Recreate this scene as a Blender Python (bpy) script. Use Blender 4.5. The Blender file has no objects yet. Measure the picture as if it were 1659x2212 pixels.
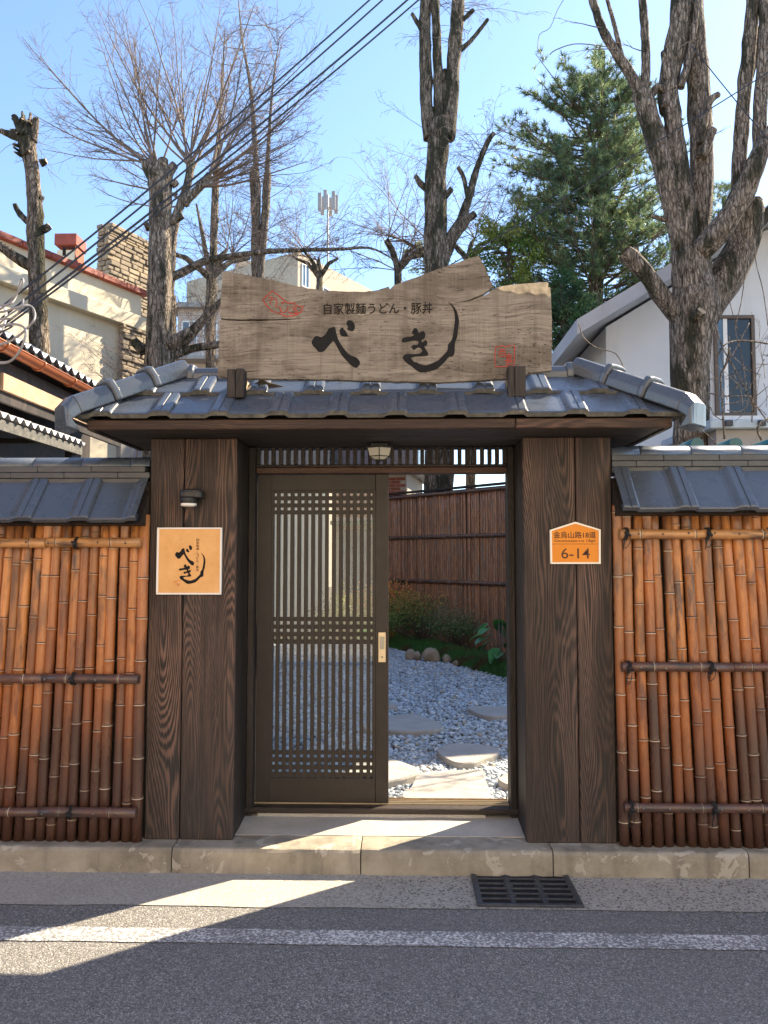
import bpy, bmesh, math, random
import numpy as np
from mathutils import Vector, Matrix, noise, Quaternion
from mathutils.geometry import tessellate_polygon
R = math.radians
random.seed(7); rng = np.random.default_rng(7)
S = bpy.context.scene
COL = S.collection

# ------------------------------------------------------------------ camera
CAMP = Vector((0.134, -4.1, 1.665)); YAW, PITCH = R(1.43), R(3.24)
F, CX, CY = 1661.0, 829.5, 1106.0          # focal length and centre in units of a 1659 x 2212 picture
cd = bpy.data.cameras.new('camera'); cam = bpy.data.objects.new('camera', cd); COL.objects.link(cam)
cam.location = CAMP; cam.rotation_euler = (R(90) + PITCH, 0, YAW)
cd.sensor_fit = 'HORIZONTAL'; cd.sensor_width = 36; cd.lens = 36 * F / 1659
cd.clip_start = 0.05; cd.clip_end = 3000
S.camera = cam
S.render.resolution_x, S.render.resolution_y = 768, 1024
# ------------------------------------------------------------------ light
AZ, EL = R(53.0), R(40.0)
SUN = Vector((math.sin(AZ) * math.cos(EL), math.cos(AZ) * math.cos(EL), math.sin(EL)))
W = bpy.data.worlds.new('World'); S.world = W; W.use_nodes = True
wn = W.node_tree.nodes; wl = W.node_tree.links
sky = wn.new('ShaderNodeTexSky'); sky.sky_type = 'NISHITA'; sky.sun_disc = False
sky.sun_elevation = EL; sky.sun_rotation = AZ
sky.air_density = 1.0; sky.dust_density = 0.35; sky.ozone_density = 3.0; sky.altitude = 50
wl.new(sky.outputs[0], wn['Background'].inputs[0]); wn['Background'].inputs[1].default_value = 0.086
sd = bpy.data.lights.new('sun', 'SUN'); sd.energy = 4.2; sd.angle = R(0.5); sd.color = (1, 0.83, 0.60)
so = bpy.data.objects.new('sun', sd); COL.objects.link(so); so.location = (8, 6, 12)
so.rotation_euler = (-SUN).to_track_quat('-Z', 'Y').to_euler()
S.view_settings.view_transform = 'Standard'; S.view_settings.look = 'None'
S.view_settings.exposure = 2.05; S.view_settings.gamma = 1
S.cycles.use_denoising = True
S.cycles.max_bounces = 8; S.cycles.diffuse_bounces = 5; S.cycles.transparent_max_bounces = 12

# ------------------------------------------------------------------ measuring from the picture to the place
_fw = Vector((-math.sin(YAW) * math.cos(PITCH), math.cos(YAW) * math.cos(PITCH), math.sin(PITCH)))
_rt = Vector((math.cos(YAW), math.sin(YAW), 0)); _up = _rt.cross(_fw)
def ray(px, py): return F * _fw + (px - CX) * _rt - (py - CY) * _up
def at(px, py, Y):
    d = ray(px, py); return CAMP + d * ((Y - CAMP.y) / d.y)
def atz(px, py, z):
    d = ray(px, py); return CAMP + d * ((z - CAMP.z) / d.z)
def mpp(Y): return (Y - CAMP.y) / F            # metres per picture unit at depth Y
def crop(x0, y0, s): return lambda x, y: ((x0 + x / s) / 1.82278, (y0 + y / s) / 1.82278)

# ------------------------------------------------------------------ mesh builder
class MB:
    def __init__(s): s.v = []; s.f = []; s.sm = []
    def add(s, vs, fs, smooth=False):
        b = len(s.v); s.v.extend([tuple(v) for v in vs])
        for f in fs: s.f.append(tuple(b + i for i in f)); s.sm.append(smooth)
        return s
    def box(s, lo, hi, c=0.0, M=None):
        lo = Vector(lo); hi = Vector(hi)
        if c <= 0:
            vs = [Vector((x, y, z)) for z in (lo.z, hi.z) for y in (lo.y, hi.y) for x in (lo.x, hi.x)]
            fs = [(0, 2, 3, 1), (4, 5, 7, 6), (0, 1, 5, 4), (2, 6, 7, 3), (0, 4, 6, 2), (1, 3, 7, 5)]
        else:
            c = min(c, *(0.45 * (hi[i] - lo[i]) for i in range(3)))
            vs = []; idx = {}
            for sx in (0, 1):
                for sy in (0, 1):
                    for sz in (0, 1):
                        o = [lo[0] if not sx else hi[0], lo[1] if not sy else hi[1], lo[2] if not sz else hi[2]]
                        sg = [1 if not q else -1 for q in (sx, sy, sz)]
                        for a in range(3):      # vertex lying on the face of axis a
                            p = [o[i] + (0 if i == a else sg[i] * c) for i in range(3)]
                            idx[(sx, sy, sz, a)] = len(vs); vs.append(Vector(p))
            fs = []
            def q(*k): fs.append(tuple(idx[t] for t in k))
            for t in (0, 1):
                q((t,0,0,0),(t,1,0,0),(t,1,1,0),(t,0,1,0)); q((0,t,0,1),(1,t,0,1),(1,t,1,1),(0,t,1,1)); q((0,0,t,2),(1,0,t,2),(1,1,t,2),(0,1,t,2))
            for a in (0, 1):
                for b in (0, 1):
                    q((a,b,0,0),(a,b,1,0),(a,b,1,1),(a,b,0,1)); q((a,0,b,0),(a,1,b,0),(a,1,b,2),(a,0,b,2)); q((0,a,b,1),(1,a,b,1),(1,a,b,2),(0,a,b,2))
            for a in (0, 1):
                for b in (0, 1):
                    for d in (0, 1): q((a,b,d,0),(a,b,d,1),(a,b,d,2))
        if M is not None: vs = [M @ v for v in vs]
        return s.add(vs, fs)
    def tube(s, pts, rad, seg=8, cap=True, rough=0.0, ridge=0.0, seed=0.0, smooth=True, squash=None):
        pts = [Vector(p) for p in pts]; n = len(pts)
        if not hasattr(rad, '__len__'): rad = [rad] * n
        t = (pts[1] - pts[0]).normalized()
        a = t.orthogonal().normalized()
        if abs(t.z) > .3: a = (Vector((1, 0, 0)) - t * t.x).normalized()
        vs = []; L = 0
        for i in range(n):
            t2 = (pts[min(i + 1, n - 1)] - pts[max(i - 1, 0)])
            if t2.length < 1e-9: t2 = t
            t2 = t2.normalized(); q = t.rotation_difference(t2); a = q @ a; t = t2
            a = (a - t * a.dot(t)).normalized(); b = t.cross(a)
            if i: L += (pts[i] - pts[i - 1]).length
            for k in range(seg):
                g = 2 * math.pi * k / seg; r = rad[i]
                if rough or ridge:
                    ca, sa = math.cos(g), math.sin(g)
                    r *= 1 + rough * noise.noise((ca * 1.3 + seed, sa * 1.3, L / max(rad[i], .02) * .45)) \
                           + ridge * noise.noise((ca * 4 + seed, sa * 4, L / max(rad[i], .02) * .35))
                vs.append(pts[i] + (a * math.cos(g) + b * math.sin(g)) * r)
        fs = []
        for i in range(n - 1):
            for k in range(seg):
                k2 = (k + 1) % seg
                fs.append((i * seg + k, i * seg + k2, (i + 1) * seg + k2, (i + 1) * seg + k))
        s.add(vs, fs, smooth)
        if cap:
            base = len(s.v) - len(vs)
            s.f.append(tuple(base + k for k in reversed(range(seg)))); s.sm.append(False)
            s.f.append(tuple(base + (n - 1) * seg + k for k in range(seg))); s.sm.append(False)
        return s
    def lathe(s, prof, seg, o=(0, 0, 0), M=None, smooth=True):
        o = Vector(o); vs = []
        for r, z in prof:
            for k in range(seg):
                g = 2 * math.pi * k / seg; v = Vector((r * math.cos(g), r * math.sin(g), z))
                vs.append((M @ v if M is not None else v) + o)
        n = len(prof); fs = []
        for i in range(n - 1):
            for k in range(seg):
                k2 = (k + 1) % seg; fs.append((i * seg + k, i * seg + k2, (i + 1) * seg + k2, (i + 1) * seg + k))
        s.add(vs, fs, smooth); b = len(s.v) - len(vs)
        s.f.append(tuple(b + k for k in reversed(range(seg)))); s.sm.append(False)
        s.f.append(tuple(b + (n - 1) * seg + k for k in range(seg))); s.sm.append(False)
        return s
    def prism(s, poly, fn, th):
        """poly: 2-D outline; fn(u, v, w) -> world point; w = 0 is the front, th the back"""
        n = len(poly); tri = tessellate_polygon([[Vector((p[0], p[1], 0)) for p in poly]])
        vs = [fn(p[0], p[1], 0) for p in poly] + [fn(p[0], p[1], th) for p in poly]
        fs = []
        ar = sum(poly[i][0] * poly[(i + 1) % n][1] - poly[(i + 1) % n][0] * poly[i][1] for i in range(n))
        for t in tri:
            fs.append(tuple(t)); fs.append(tuple(n + k for k in reversed(t)))
        for i in range(n):
            j = (i + 1) % n; fs.append((i, j, n + j, n + i))
        s.add(vs, fs); return s
    def mesh(s, name, off=(0, 0, 0), fix=True):
        me = bpy.data.meshes.new(name); o = Vector(off)
        me.from_pydata([Vector(v) - o for v in s.v], [], s.f)
        me.polygons.foreach_set('use_smooth', s.sm)
        if fix:
            bm = bmesh.new(); bm.from_mesh(me); bmesh.ops.recalc_face_normals(bm, faces=bm.faces); bm.to_mesh(me); bm.free()
        me.update(); return me
    def build(s, name, mat, parent=None, org=None, fix=True):
        """links the collected shape, given in world coordinates, as one object"""
        if parent is not None: off = WL[parent.name]
        elif org is not None: off = Vector(org)
        else:
            a = np.array(s.v); off = Vector(((a[:, 0].min() + a[:, 0].max()) / 2, (a[:, 1].min() + a[:, 1].max()) / 2, a[:, 2].min()))
        me = s.mesh(name, off if org is None or parent is None else org, fix)
        o = bpy.data.objects.new(name, me); COL.objects.link(o); me.materials.append(mat)
        if parent is not None:
            o.parent = parent
            if org is not None: o.location = Vector(org) - WL[parent.name]; WL[o.name] = Vector(org)
            else: WL[o.name] = Vector(WL[parent.name])
        else: o.location = off; WL[o.name] = Vector(off)
        return o
WL = {}
def thing(name, loc, label, cat, group=None):
    o = bpy.data.objects.new(name, None); COL.objects.link(o); o.location = loc; WL[o.name] = Vector(loc)
    o.empty_display_size = .1
    return tag(o, label, cat, group)
def tag(o, label, cat, group=None):
    o['label'] = label; o['category'] = cat
    if group: o['group'] = group
    return o
def kind(o, k): o['kind'] = k; return o
def inst(name, me, parent, loc, rot=None, scale=None):
    """another object on shared mesh data; loc in world coordinates"""
    o = bpy.data.objects.new(name, me); COL.objects.link(o); o.parent = parent
    o.location = Vector(loc) - WL[parent.name]; WL[o.name] = Vector(loc)
    if rot is not None:
        o.rotation_mode = 'QUATERNION'; o.rotation_quaternion = rot.to_quaternion() if isinstance(rot, Matrix) else rot
    if scale is not None: o.scale = scale
    return o
def raw(name, verts, faces, mat, parent=None, cols=None, org=(0, 0, 0), smooth=False):
    """big numpy meshes: verts (n,3), faces (m,k) all of one size"""
    off = Vector(org) if parent is None else WL[parent.name]
    v = np.asarray(verts, dtype=np.float32) - np.array(off, dtype=np.float32); f = np.asarray(faces, dtype=np.int32)
    me = bpy.data.meshes.new(name); k = f.shape[1]
    me.vertices.add(len(v)); me.vertices.foreach_set('co', v.ravel())
    me.loops.add(f.size); me.loops.foreach_set('vertex_index', f.ravel())
    me.polygons.add(len(f)); me.polygons.foreach_set('loop_start', np.arange(0, f.size, k, dtype=np.int32))
    me.polygons.foreach_set('loop_total', np.full(len(f), k, dtype=np.int32))
    if smooth: me.polygons.foreach_set('use_smooth', np.ones(len(f), dtype=bool))
    me.update(calc_edges=True); me.validate()
    if cols is not None:
        ca = me.color_attributes.new('Col', 'FLOAT_COLOR', 'POINT')
        c = np.ones((len(v), 4), dtype=np.float32); c[:, :3] = cols; ca.data.foreach_set('color', c.ravel())
    me.materials.append(mat)
    o = bpy.data.objects.new(name, me); COL.objects.link(o)
    if parent is not None: o.parent = parent
    else: o.location = off
    WL[o.name] = Vector(off); return o

# ------------------------------------------------------------------ materials
class NT:
    def __init__(s, name):
        s.m = bpy.data.materials.new(name); s.m.use_nodes = True; s.t = s.m.node_tree
        s.b = s.t.nodes['Principled BSDF']; s.out = s.t.nodes['Material Output']; s.tc = s.t.nodes.new('ShaderNodeTexCoord')
        s.oi = s.t.nodes.new('ShaderNodeObjectInfo')
    def n(s, ty, **k):
        x = s.t.nodes.new('ShaderNode' + ty)
        for a, b in k.items(): setattr(x, a, b)
        return x
    def l(s, a, b): s.t.links.new(a, b)
    def put(s, sock, v):
        if hasattr(v, 'is_linked') or hasattr(v, 'links'): s.l(v, sock)
        else:
            if isinstance(v, tuple) and len(v) == 3 and sock.type == 'RGBA': v = (*v, 1)
            sock.default_value = v
    def math(s, op, a, b=None, c=None, clamp=False):
        x = s.n('Math', operation=op, use_clamp=clamp); s.put(x.inputs[0], a)
        if b is not None: s.put(x.inputs[1], b)
        if c is not None: s.put(x.inputs[2], c)
        return x.outputs[0]
    def vec(s, op, a, b=None):
        x = s.n('VectorMath', operation=op); s.put(x.inputs[0], a)
        if b is not None:
            if op == 'SCALE': s.put(x.inputs[3], b)
            else: s.put(x.inputs[1], b)
        return x.outputs[0]
    def coord(s, sc=(1, 1, 1), rnd=0.0):
        v = s.tc.outputs['Object']
        if rnd:
            o = s.math('MULTIPLY', s.oi.outputs['Random'], rnd); c = s.n('CombineXYZ')
            s.l(o, c.inputs[0]); s.l(s.math('MULTIPLY', o, 1.7), c.inputs[1]); s.l(s.math('MULTIPLY', o, 2.3), c.inputs[2])
            v = s.vec('ADD', v, c.outputs[0])
        return s.vec('MULTIPLY', v, sc)
    def noise(s, v, scale=5, detail=3, rough=.55, dist=0):
        x = s.n('TexNoise'); s.l(v, x.inputs['Vector']); x.inputs['Scale'].default_value = scale; x.inputs['Detail'].default_value = detail
        x.inputs['Roughness'].default_value = rough; x.inputs['Distortion'].default_value = dist; return x.outputs[0]
    def voro(s, v, scale, out='Color', feat='F1'):
        x = s.n('TexVoronoi', feature=feat); s.l(v, x.inputs['Vector']); x.inputs['Scale'].default_value = scale; return x.outputs[out]
    def ramp(s, fac, stops, interp='LINEAR'):
        x = s.n('ValToRGB'); x.color_ramp.interpolation = interp; e = x.color_ramp.elements
        while len(e) < len(stops): e.new(.5)
        for i, (p, c) in enumerate(stops):
            e[i].position = p; e[i].color = (*c, 1) if isinstance(c, tuple) else (c, c, c, 1)
        s.l(fac, x.inputs[0]); return x.outputs[0]
    def mix(s, fac, a, b, mode='MIX'):
        x = s.n('Mix', data_type='RGBA', blend_type=mode); s.put(x.inputs[0], fac); s.put(x.inputs[6], a); s.put(x.inputs[7], b); return x.outputs[2]
    def smooth(s, v, lo, hi):
        x = s.n('MapRange', interpolation_type='SMOOTHSTEP'); s.put(x.inputs[0], v); x.inputs[1].default_value = lo; x.inputs[2].default_value = hi; return x.outputs[0]
    def sep(s, v):
        x = s.n('SeparateXYZ'); s.l(v, x.inputs[0]); return x.outputs
    def bump(s, h, st=.3, d=.01, prev=None):
        x = s.n('Bump'); s.l(h, x.inputs['Height']); x.inputs['Strength'].default_value = st; x.inputs['Distance'].default_value = d
        s.l(x.outputs[0], s.b.inputs['Normal']); return x
    def fin(s, col=None, rough=.6, metal=0.0, spec=.5):
        if col is not None: s.put(s.b.inputs['Base Color'], col)
        s.put(s.b.inputs['Roughness'], rough); s.b.inputs['Metallic'].default_value = metal
        s.b.inputs['Specular IOR Level'].default_value = spec; return s.m

def plain(name, c, rough=.6, metal=0.0, var=.12, sc=8, spec=.5):
    t = NT(name); v = t.coord(rnd=9); n = t.noise(v, sc, 4)
    a = tuple(x * (1 - var) for x in c); b = tuple(min(1, x * (1 + var)) for x in c)
    return t.fin(t.ramp(n, [(.3, a), (.7, b)]), rough, metal, spec)

def m_wood_dark(name, dark, mid, red, freq=210, rgh=.62, horiz=False, low=True):
    t = NT(name); v = t.coord(rnd=13)
    if horiz: v = t.vec('MULTIPLY', v, (1, 1, 1)); x, y, z = (t.sep(v)[i] for i in (2, 1, 0))
    else: x, y, z = t.sep(v)
    c = t.n('CombineXYZ'); t.l(x, c.inputs[0]); t.l(y, c.inputs[1]); t.l(z, c.inputs[2]); p = c.outputs[0]
    n1 = t.noise(t.vec('MULTIPLY', p, (2.4, 2.4, .42)), 1.0, 2, .5)
    n2 = t.noise(t.vec('MULTIPLY', p, (6, 6, .7)), 1.0, 2, .5)
    n3 = t.noise(t.vec('MULTIPLY', p, (90, 90, 3)), 1.0, 3, .6)
    xr = t.math('ADD', t.math('SUBTRACT', t.math('PINGPONG', t.math('ADD', x, 40), .26), .13), t.math('MULTIPLY', n2, .05))
    yy = t.math('MULTIPLY', t.math('SUBTRACT', n1, .28), .42)
    d = t.math('SQRT', t.math('ADD', t.math('MULTIPLY', xr, xr), t.math('MULTIPLY', yy, yy)))
    r = t.math('ADD', t.math('MULTIPLY', d, freq), t.math('MULTIPLY', n3, 1.2))
    w = t.math('FRACT', r); w2 = t.math('MULTIPLY_ADD', t.math('SINE', t.math('MULTIPLY', r, 6.283)), .5, .5)
    str_ = t.noise(t.vec('MULTIPLY', p, (120, 120, 1.6)), 1.0, 3, .6)
    amp = t.smooth(t.noise(t.vec('MULTIPLY', p, (4, 4, .8)), 1.0, 2, .5), .38, .62)
    w3 = t.math('ADD', t.math('MULTIPLY', w2, t.math('MULTIPLY_ADD', amp, .6, .28)), t.math('MULTIPLY', str_, t.math('MULTIPLY_ADD', amp, -.45, .7)))
    col = t.ramp(w3, [(.12, dark), (.45, mid), (.9, red)])
    wide = t.noise(t.vec('MULTIPLY', p, (7, 7, .9)), 1.0, 3, .6)
    col = t.mix(t.smooth(wide, .35, .62), col, t.mix(.75, col, dark))
    fine = t.noise(t.vec('MULTIPLY', p, (260, 260, 6)), 1.0, 2, .6)
    col = t.mix(t.math('MULTIPLY', t.smooth(fine, .5, .8), .5), col, tuple(q * 2.2 + .012 for q in mid))
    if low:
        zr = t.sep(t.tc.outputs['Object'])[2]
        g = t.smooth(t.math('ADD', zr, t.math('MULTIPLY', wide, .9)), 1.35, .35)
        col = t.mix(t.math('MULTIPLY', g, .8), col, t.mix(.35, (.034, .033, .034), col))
    t.bump(t.math('ADD', w2, t.math('MULTIPLY', fine, .6)), .28, .004)
    return t.fin(col, rgh, 0, .35)

M = {}
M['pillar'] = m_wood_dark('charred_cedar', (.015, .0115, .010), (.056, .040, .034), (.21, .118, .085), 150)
M['fascia'] = m_wood_dark('brown_eave_board', (.02, .012, .009), (.055, .030, .022), (.12, .064, .045), 130, .55, True, False)
M['dark'] = m_wood_dark('near_black_wood', (.014, .012, .011), (.034, .028, .025), (.06, .044, .036), 180, .6, False, False)
M['darkh'] = m_wood_dark('near_black_wood_horizontal', (.014, .012, .011), (.034, .027, .024), (.06, .042, .034), 180, .6, True, False)
M['header'] = m_wood_dark('header_board', (.035, .02, .014), (.08, .043, .03), (.13, .07, .05), 200, .55, True, False)
M['beam'] = m_wood_dark('sunlit_timber', (.30, .20, .13), (.42, .29, .19), (.5, .36, .25), 120, .6, True, False)  # pale tone stands for timber in the sun
M['door'] = plain('painted_brown_door', (.034, .028, .024), .5, 0, .15, 14, .35)
M['brass'] = plain('pale_brass', (.60, .50, .34), .38, .7, .06, 20)
M['steel'] = plain('dull_steel', (.30, .29, .27), .35, .9, .1, 20)
M['black'] = plain('black_plastic', (.018, .019, .02), .42, 0, .15, 20)
M['white'] = plain('white_plastic', (.84, .82, .78), .45, 0, .05, 12)
M['frost'] = plain('frosted_glass', (.52, .50, .42), .35, 0, .05, 12)
M['iron'] = plain('cast_iron', (.06, .063, .07), .55, .3, .3, 30)
M['hole'] = plain('dark_void', (.006, .006, .006), .9)
M['cord'] = plain('black_cord', (.012, .012, .013), .8)
M['wire'] = plain('cable_sheath', (.022, .025, .035), .55)
M['greywire'] = plain('grey_cable', (.30, .29, .29), .55)
M['red'] = plain('red_paint', (.48, .05, .035), .55, 0, .2, 40)
M['ink'] = plain('black_paint', (.0075, .008, .009), .7, 0, .35, 30, .25)
M['brown_ink'] = plain('brown_engraving', (.07, .022, .007), .6)
M['seal'] = plain('faded_red_print', (.62, .17, .07), .6)
M['torn'] = plain('torn_bare_wood', (.44, .37, .26), .9, 0, .45, 22)
M['cutwood'] = plain('cut_wood', (.42, .31, .19), .8, 0, .3, 25)
M['copper'] = plain('copper_gutter', (.36, .12, .055), .35, .35, .12, 6)
M['teal'] = plain('teal_glazed_tile', (.03, .14, .16), .3)
M['paleblue'] = plain('pale_blue_sheet', (.42, .50, .56), .45)
M['grey_paint'] = plain('grey_metal_paint', (.33, .33, .34), .5)

def m_tile():
    t = NT('glazed_roof_tile'); v = t.coord(rnd=7); n = t.noise(v, 9, 4, .6); k = t.noise(v, 160, 2)
    c = t.ramp(n, [(.25, (.058, .075, .102)), (.75, (.076, .095, .126))])
    c = t.mix(t.math('MULTIPLY', t.oi.outputs['Random'], .35), c, (.085, .092, .10))
    dust = t.smooth(t.noise(v, 4, 5, .7), .6, .8); c = t.mix(t.math('MULTIPLY', dust, .2), c, (.17, .165, .15))
    t.bump(k, .06, .002)
    return t.fin(c, t.ramp(n, [(.3, .22), (.7, .36)]), 0, .7)
M['tile'] = m_tile()
def m_bisque():
    t = NT('weathered_tile_edge'); v = t.coord(rnd=7)
    return t.fin(t.ramp(t.noise(v, 22, 5, .7), [(.3, (.05, .052, .052)), (.55, (.12, .118, .108)), (.75, (.22, .212, .185))]), .85, 0, .3)
M['bisque'] = m_bisque()
def m_noshi():
    t = NT('grey_course_tile'); v = t.coord(rnd=7); n = t.noise(v, 12, 4, .6)
    c = t.ramp(n, [(.3, (.055, .060, .066)), (.7, (.095, .10, .105))])
    c = t.mix(t.math('MULTIPLY', t.oi.outputs['Random'], .5), c, (.07, .078, .09))
    t.bump(t.noise(v, 140, 2), .1, .002); return t.fin(c, .5, 0, .5)
M['noshi'] = m_noshi()

def m_bamboo(name, hot, dark, char, lowdark=True, ringk=.85):
    t = NT(name); v = t.coord(rnd=17); x, y, z = t.sep(t.tc.outputs['Object']); rn = t.oi.outputs['Random']
    st = t.noise(t.vec('MULTIPLY', v, (55, 55, 2.2)), 1, 3, .6)
    bl = t.noise(t.vec('MULTIPLY', v, (9, 9, 3.2)), 1, 3, .6)
    at_ = t.n('Attribute'); at_.attribute_name = 'ring'; ring = at_.outputs['Fac']
    c = t.ramp(st, [(.25, tuple(q * .72 for q in hot)), (.55, hot), (.8, tuple(min(1, q * 1.35) for q in hot))])
    c = t.mix(t.math('MULTIPLY', t.smooth(bl, .46, .64), .9), c, dark)
    bl2 = t.noise(t.vec('MULTIPLY', v, (17, 17, 3.4)), 1, 4, .6)
    c = t.mix(t.math('MULTIPLY', t.smooth(bl2, .51, .66), .92), c, char)
    c = t.mix(t.math('MULTIPLY', t.math('SUBTRACT', t.math('FRACT', t.math('MULTIPLY', rn, 7.13)), .35), .95, clamp=True), c, dark)
    c = t.mix(t.math('MULTIPLY', t.math('SUBTRACT', t.math('FRACT', t.math('MULTIPLY', rn, 3.7)), .5), .7, clamp=True), c, tuple(min(1, q * 1.25 + .05) for q in hot))
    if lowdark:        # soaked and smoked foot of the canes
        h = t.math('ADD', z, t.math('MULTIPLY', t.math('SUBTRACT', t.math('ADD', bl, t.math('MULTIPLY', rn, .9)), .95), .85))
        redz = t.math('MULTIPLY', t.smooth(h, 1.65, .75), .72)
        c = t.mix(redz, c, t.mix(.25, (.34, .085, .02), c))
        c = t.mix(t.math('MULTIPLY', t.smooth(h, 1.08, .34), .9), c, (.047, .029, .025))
    c = t.mix(t.math('MULTIPLY', t.smooth(ring, .55, .95), t.math('MULTIPLY', t.math('MULTIPLY_ADD', t.math('FRACT', t.math('MULTIPLY', rn, 11.3)), .8, .2), ringk)), c, (.58, .46, .33))
    c = t.mix(t.smooth(ring, .05, .0) if False else t.smooth(t.math('MULTIPLY', ring, -1), .4, .8), c, (.02, .012, .008))
    t.bump(st, .12, .002); return t.fin(c, t.ramp(bl, [(.3, .22), (.7, .38)]), 0, .6)
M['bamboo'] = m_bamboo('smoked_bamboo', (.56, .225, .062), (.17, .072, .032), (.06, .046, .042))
M['bamboo_rail'] = m_bamboo('bamboo_rail_pale', (.50, .25, .09), (.22, .105, .05), (.08, .052, .04), False)
M['bamboo_rail_dark'] = m_bamboo('bamboo_rail_dark', (.13, .064, .046), (.06, .040, .036), (.04, .033, .034), False)
M['bamboo_in'] = m_bamboo('dark_garden_bamboo', (.36, .175, .095), (.15, .078, .05), (.22, .18, .15), False, .3)

def m_signwood():
    t = NT('weathered_sign_plank'); v = t.coord(); x, y, z = t.sep(v)
    warp = t.noise(t.vec('MULTIPLY', v, (1.6, 1, 3)), 1, 3, .5)
    zz = t.math('ADD', z, t.math('MULTIPLY', warp, .16)); c3 = t.n('CombineXYZ'); t.l(x, c3.inputs[0]); t.l(y, c3.inputs[1]); t.l(zz, c3.inputs[2])
    g = t.noise(t.vec('MULTIPLY', c3.outputs[0], (3.5, 3, 85)), 1, 4, .65)
    c = t.ramp(g, [(.25, (.105, .09, .075)), (.47, (.245, .215, .178)), (.75, (.36, .32, .27))])
    blot = t.noise(t.vec('MULTIPLY', v, (2.6, 2, 5)), 1, 4, .65)
    c = t.mix(t.math('MULTIPLY', t.smooth(blot, .42, .62), .8), c, (.115, .096, .078))
    saw = t.noise(t.vec('MULTIPLY', v, (110, 3, 2.5)), 1, 2, .5)
    c = t.mix(t.math('MULTIPLY', t.smooth(saw, .5, .8), .25), c, (.43, .385, .32))
    pit = t.noise(t.vec('MULTIPLY', c3.outputs[0], (34, 10, 120)), 1, 2, .5)
    area = t.smooth(t.noise(t.vec('MULTIPLY', v, (2.2, 1, 3.4)), 1, 2), .42, .6)
    c = t.mix(t.math('MULTIPLY', t.smooth(pit, .60, .66), t.math('MULTIPLY', area, .95)), c, (.05, .036, .026))
    crk = t.noise(t.vec('MULTIPLY', c3.outputs[0], (1.6, 1, 46)), 1, 2, .5)
    line = t.smooth(t.math('ABSOLUTE', t.math('SUBTRACT', crk, .47)), .010, .0)
    c = t.mix(t.math('MULTIPLY', line, .85), c, (.045, .034, .027))
    run = t.noise(t.vec('MULTIPLY', v, (14, 3, .8)), 1, 3, .6); c = t.mix(t.math('MULTIPLY', t.smooth(run, .54, .7), .45), c, (.12, .10, .082))
    t.bump(t.math('SUBTRACT', t.math('ADD', g, t.math('MULTIPLY', saw, .3)), line), .35, .006)
    return t.fin(c, .85, 0, .2)
M['sign'] = m_signwood()
def m_board(name, a, b, sc=10):
    t = NT(name); v = t.coord(); n = t.noise(v, sc, 5, .65); st = t.smooth(t.noise(v, sc * 2.5, 3), .6, .8)
    return t.fin(t.mix(t.math('MULTIPLY', st, .4), t.ramp(n, [(.3, a), (.7, b)]), tuple(q * .72 for q in a)), .6, 0, .25)
M['tanpanel'] = m_board('tan_panel', (.68, .36, .125), (.80, .46, .19))
M['orange'] = m_board('orange_panel', (.72, .25, .028), (.78, .29, .04), 5)
M['cream_edge'] = plain('cream_trim', (.86, .80, .68), .5, 0, .04)

def m_asphalt():
    t = NT('asphalt'); v = t.coord(); vc = t.voro(v, 210); vs = t.sep(vc)[0]; big = t.noise(v, 1.1, 4, .6); f = t.noise(v, 45, 3, .6)
    c = t.ramp(vs, [(.0, (.078, .077, .074)), (.45, (.168, .165, .158)), (.8, (.26, .256, .245)), (1, (.45, .445, .43))])
    c = t.mix(t.smooth(f, .42, .68), c, t.mix(.45, c, (.085, .086, .089)))
    c = t.mix(t.math('MULTIPLY', t.smooth(big, .35, .7), .4), c, (.17, .168, .165))
    h = t.math('ADD', t.voro(v, 165, 'Distance'), f); t.bump(h, .55, .006); return t.fin(c, .82, 0, .35)
M['asphalt'] = m_asphalt()
def m_gutter():
    t = NT('gutter_concrete'); v = t.coord(); x, y, z = t.sep(v); f = t.noise(v, 85, 3, .7); b = t.noise(v, 3, 5, .65); p = t.sep(t.voro(v, 110))[1]
    c = t.ramp(f, [(.28, (.22, .208, .185)), (.5, (.375, .355, .318)), (.72, (.49, .465, .42))])
    c = t.mix(t.math('MULTIPLY', t.smooth(b, .4, .68), .45), c, (.31, .295, .265))
    exp_ = t.smooth(t.math('ADD', x, t.math('MULTIPLY', b, 1.2)), -.3, 1.1)     # worn to the aggregate towards the drain
    c = t.mix(t.math('MULTIPLY', t.smooth(p, .72, .9), t.math('MULTIPLY', exp_, .75)), c, (.07, .066, .06))
    t.bump(f, .4, .004); return t.fin(c, .85, 0, .3)
M['gutter'] = m_gutter()
def m_kerb(name, lowst=True):
    t = NT(name); v = t.coord(rnd=5); x, y, z = t.sep(t.tc.outputs['Object']); b = t.noise(v, 4.2, 6, .7); f = t.noise(v, 90, 3, .6); s = t.noise(t.vec('MULTIPLY', v, (7, 7, 1.2)), 1, 4, .6)
    c = t.ramp(b, [(.3, (.19, .168, .132)), (.5, (.30, .27, .215)), (.7, (.38, .345, .285))])
    c = t.mix(t.math('MULTIPLY', t.smooth(s, .5, .7), .6), c, (.14, .13, .11))
    chip = t.smooth(t.noise(v, 7.5, 6, .62, .6), .585, .605); c = t.mix(t.math('MULTIPLY', chip, .55), c, (.50, .465, .40))
    c = t.mix(t.math('MULTIPLY', t.smooth(f, .55, .75), .3), c, (.33, .31, .27))
    t.bump(t.math('ADD', t.math('MULTIPLY', chip, -.6), t.math('MULTIPLY', f, .5)), .5, .006); return t.fin(c, .88, 0, .25)
M['kerb'] = m_kerb('kerb_concrete')
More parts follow.
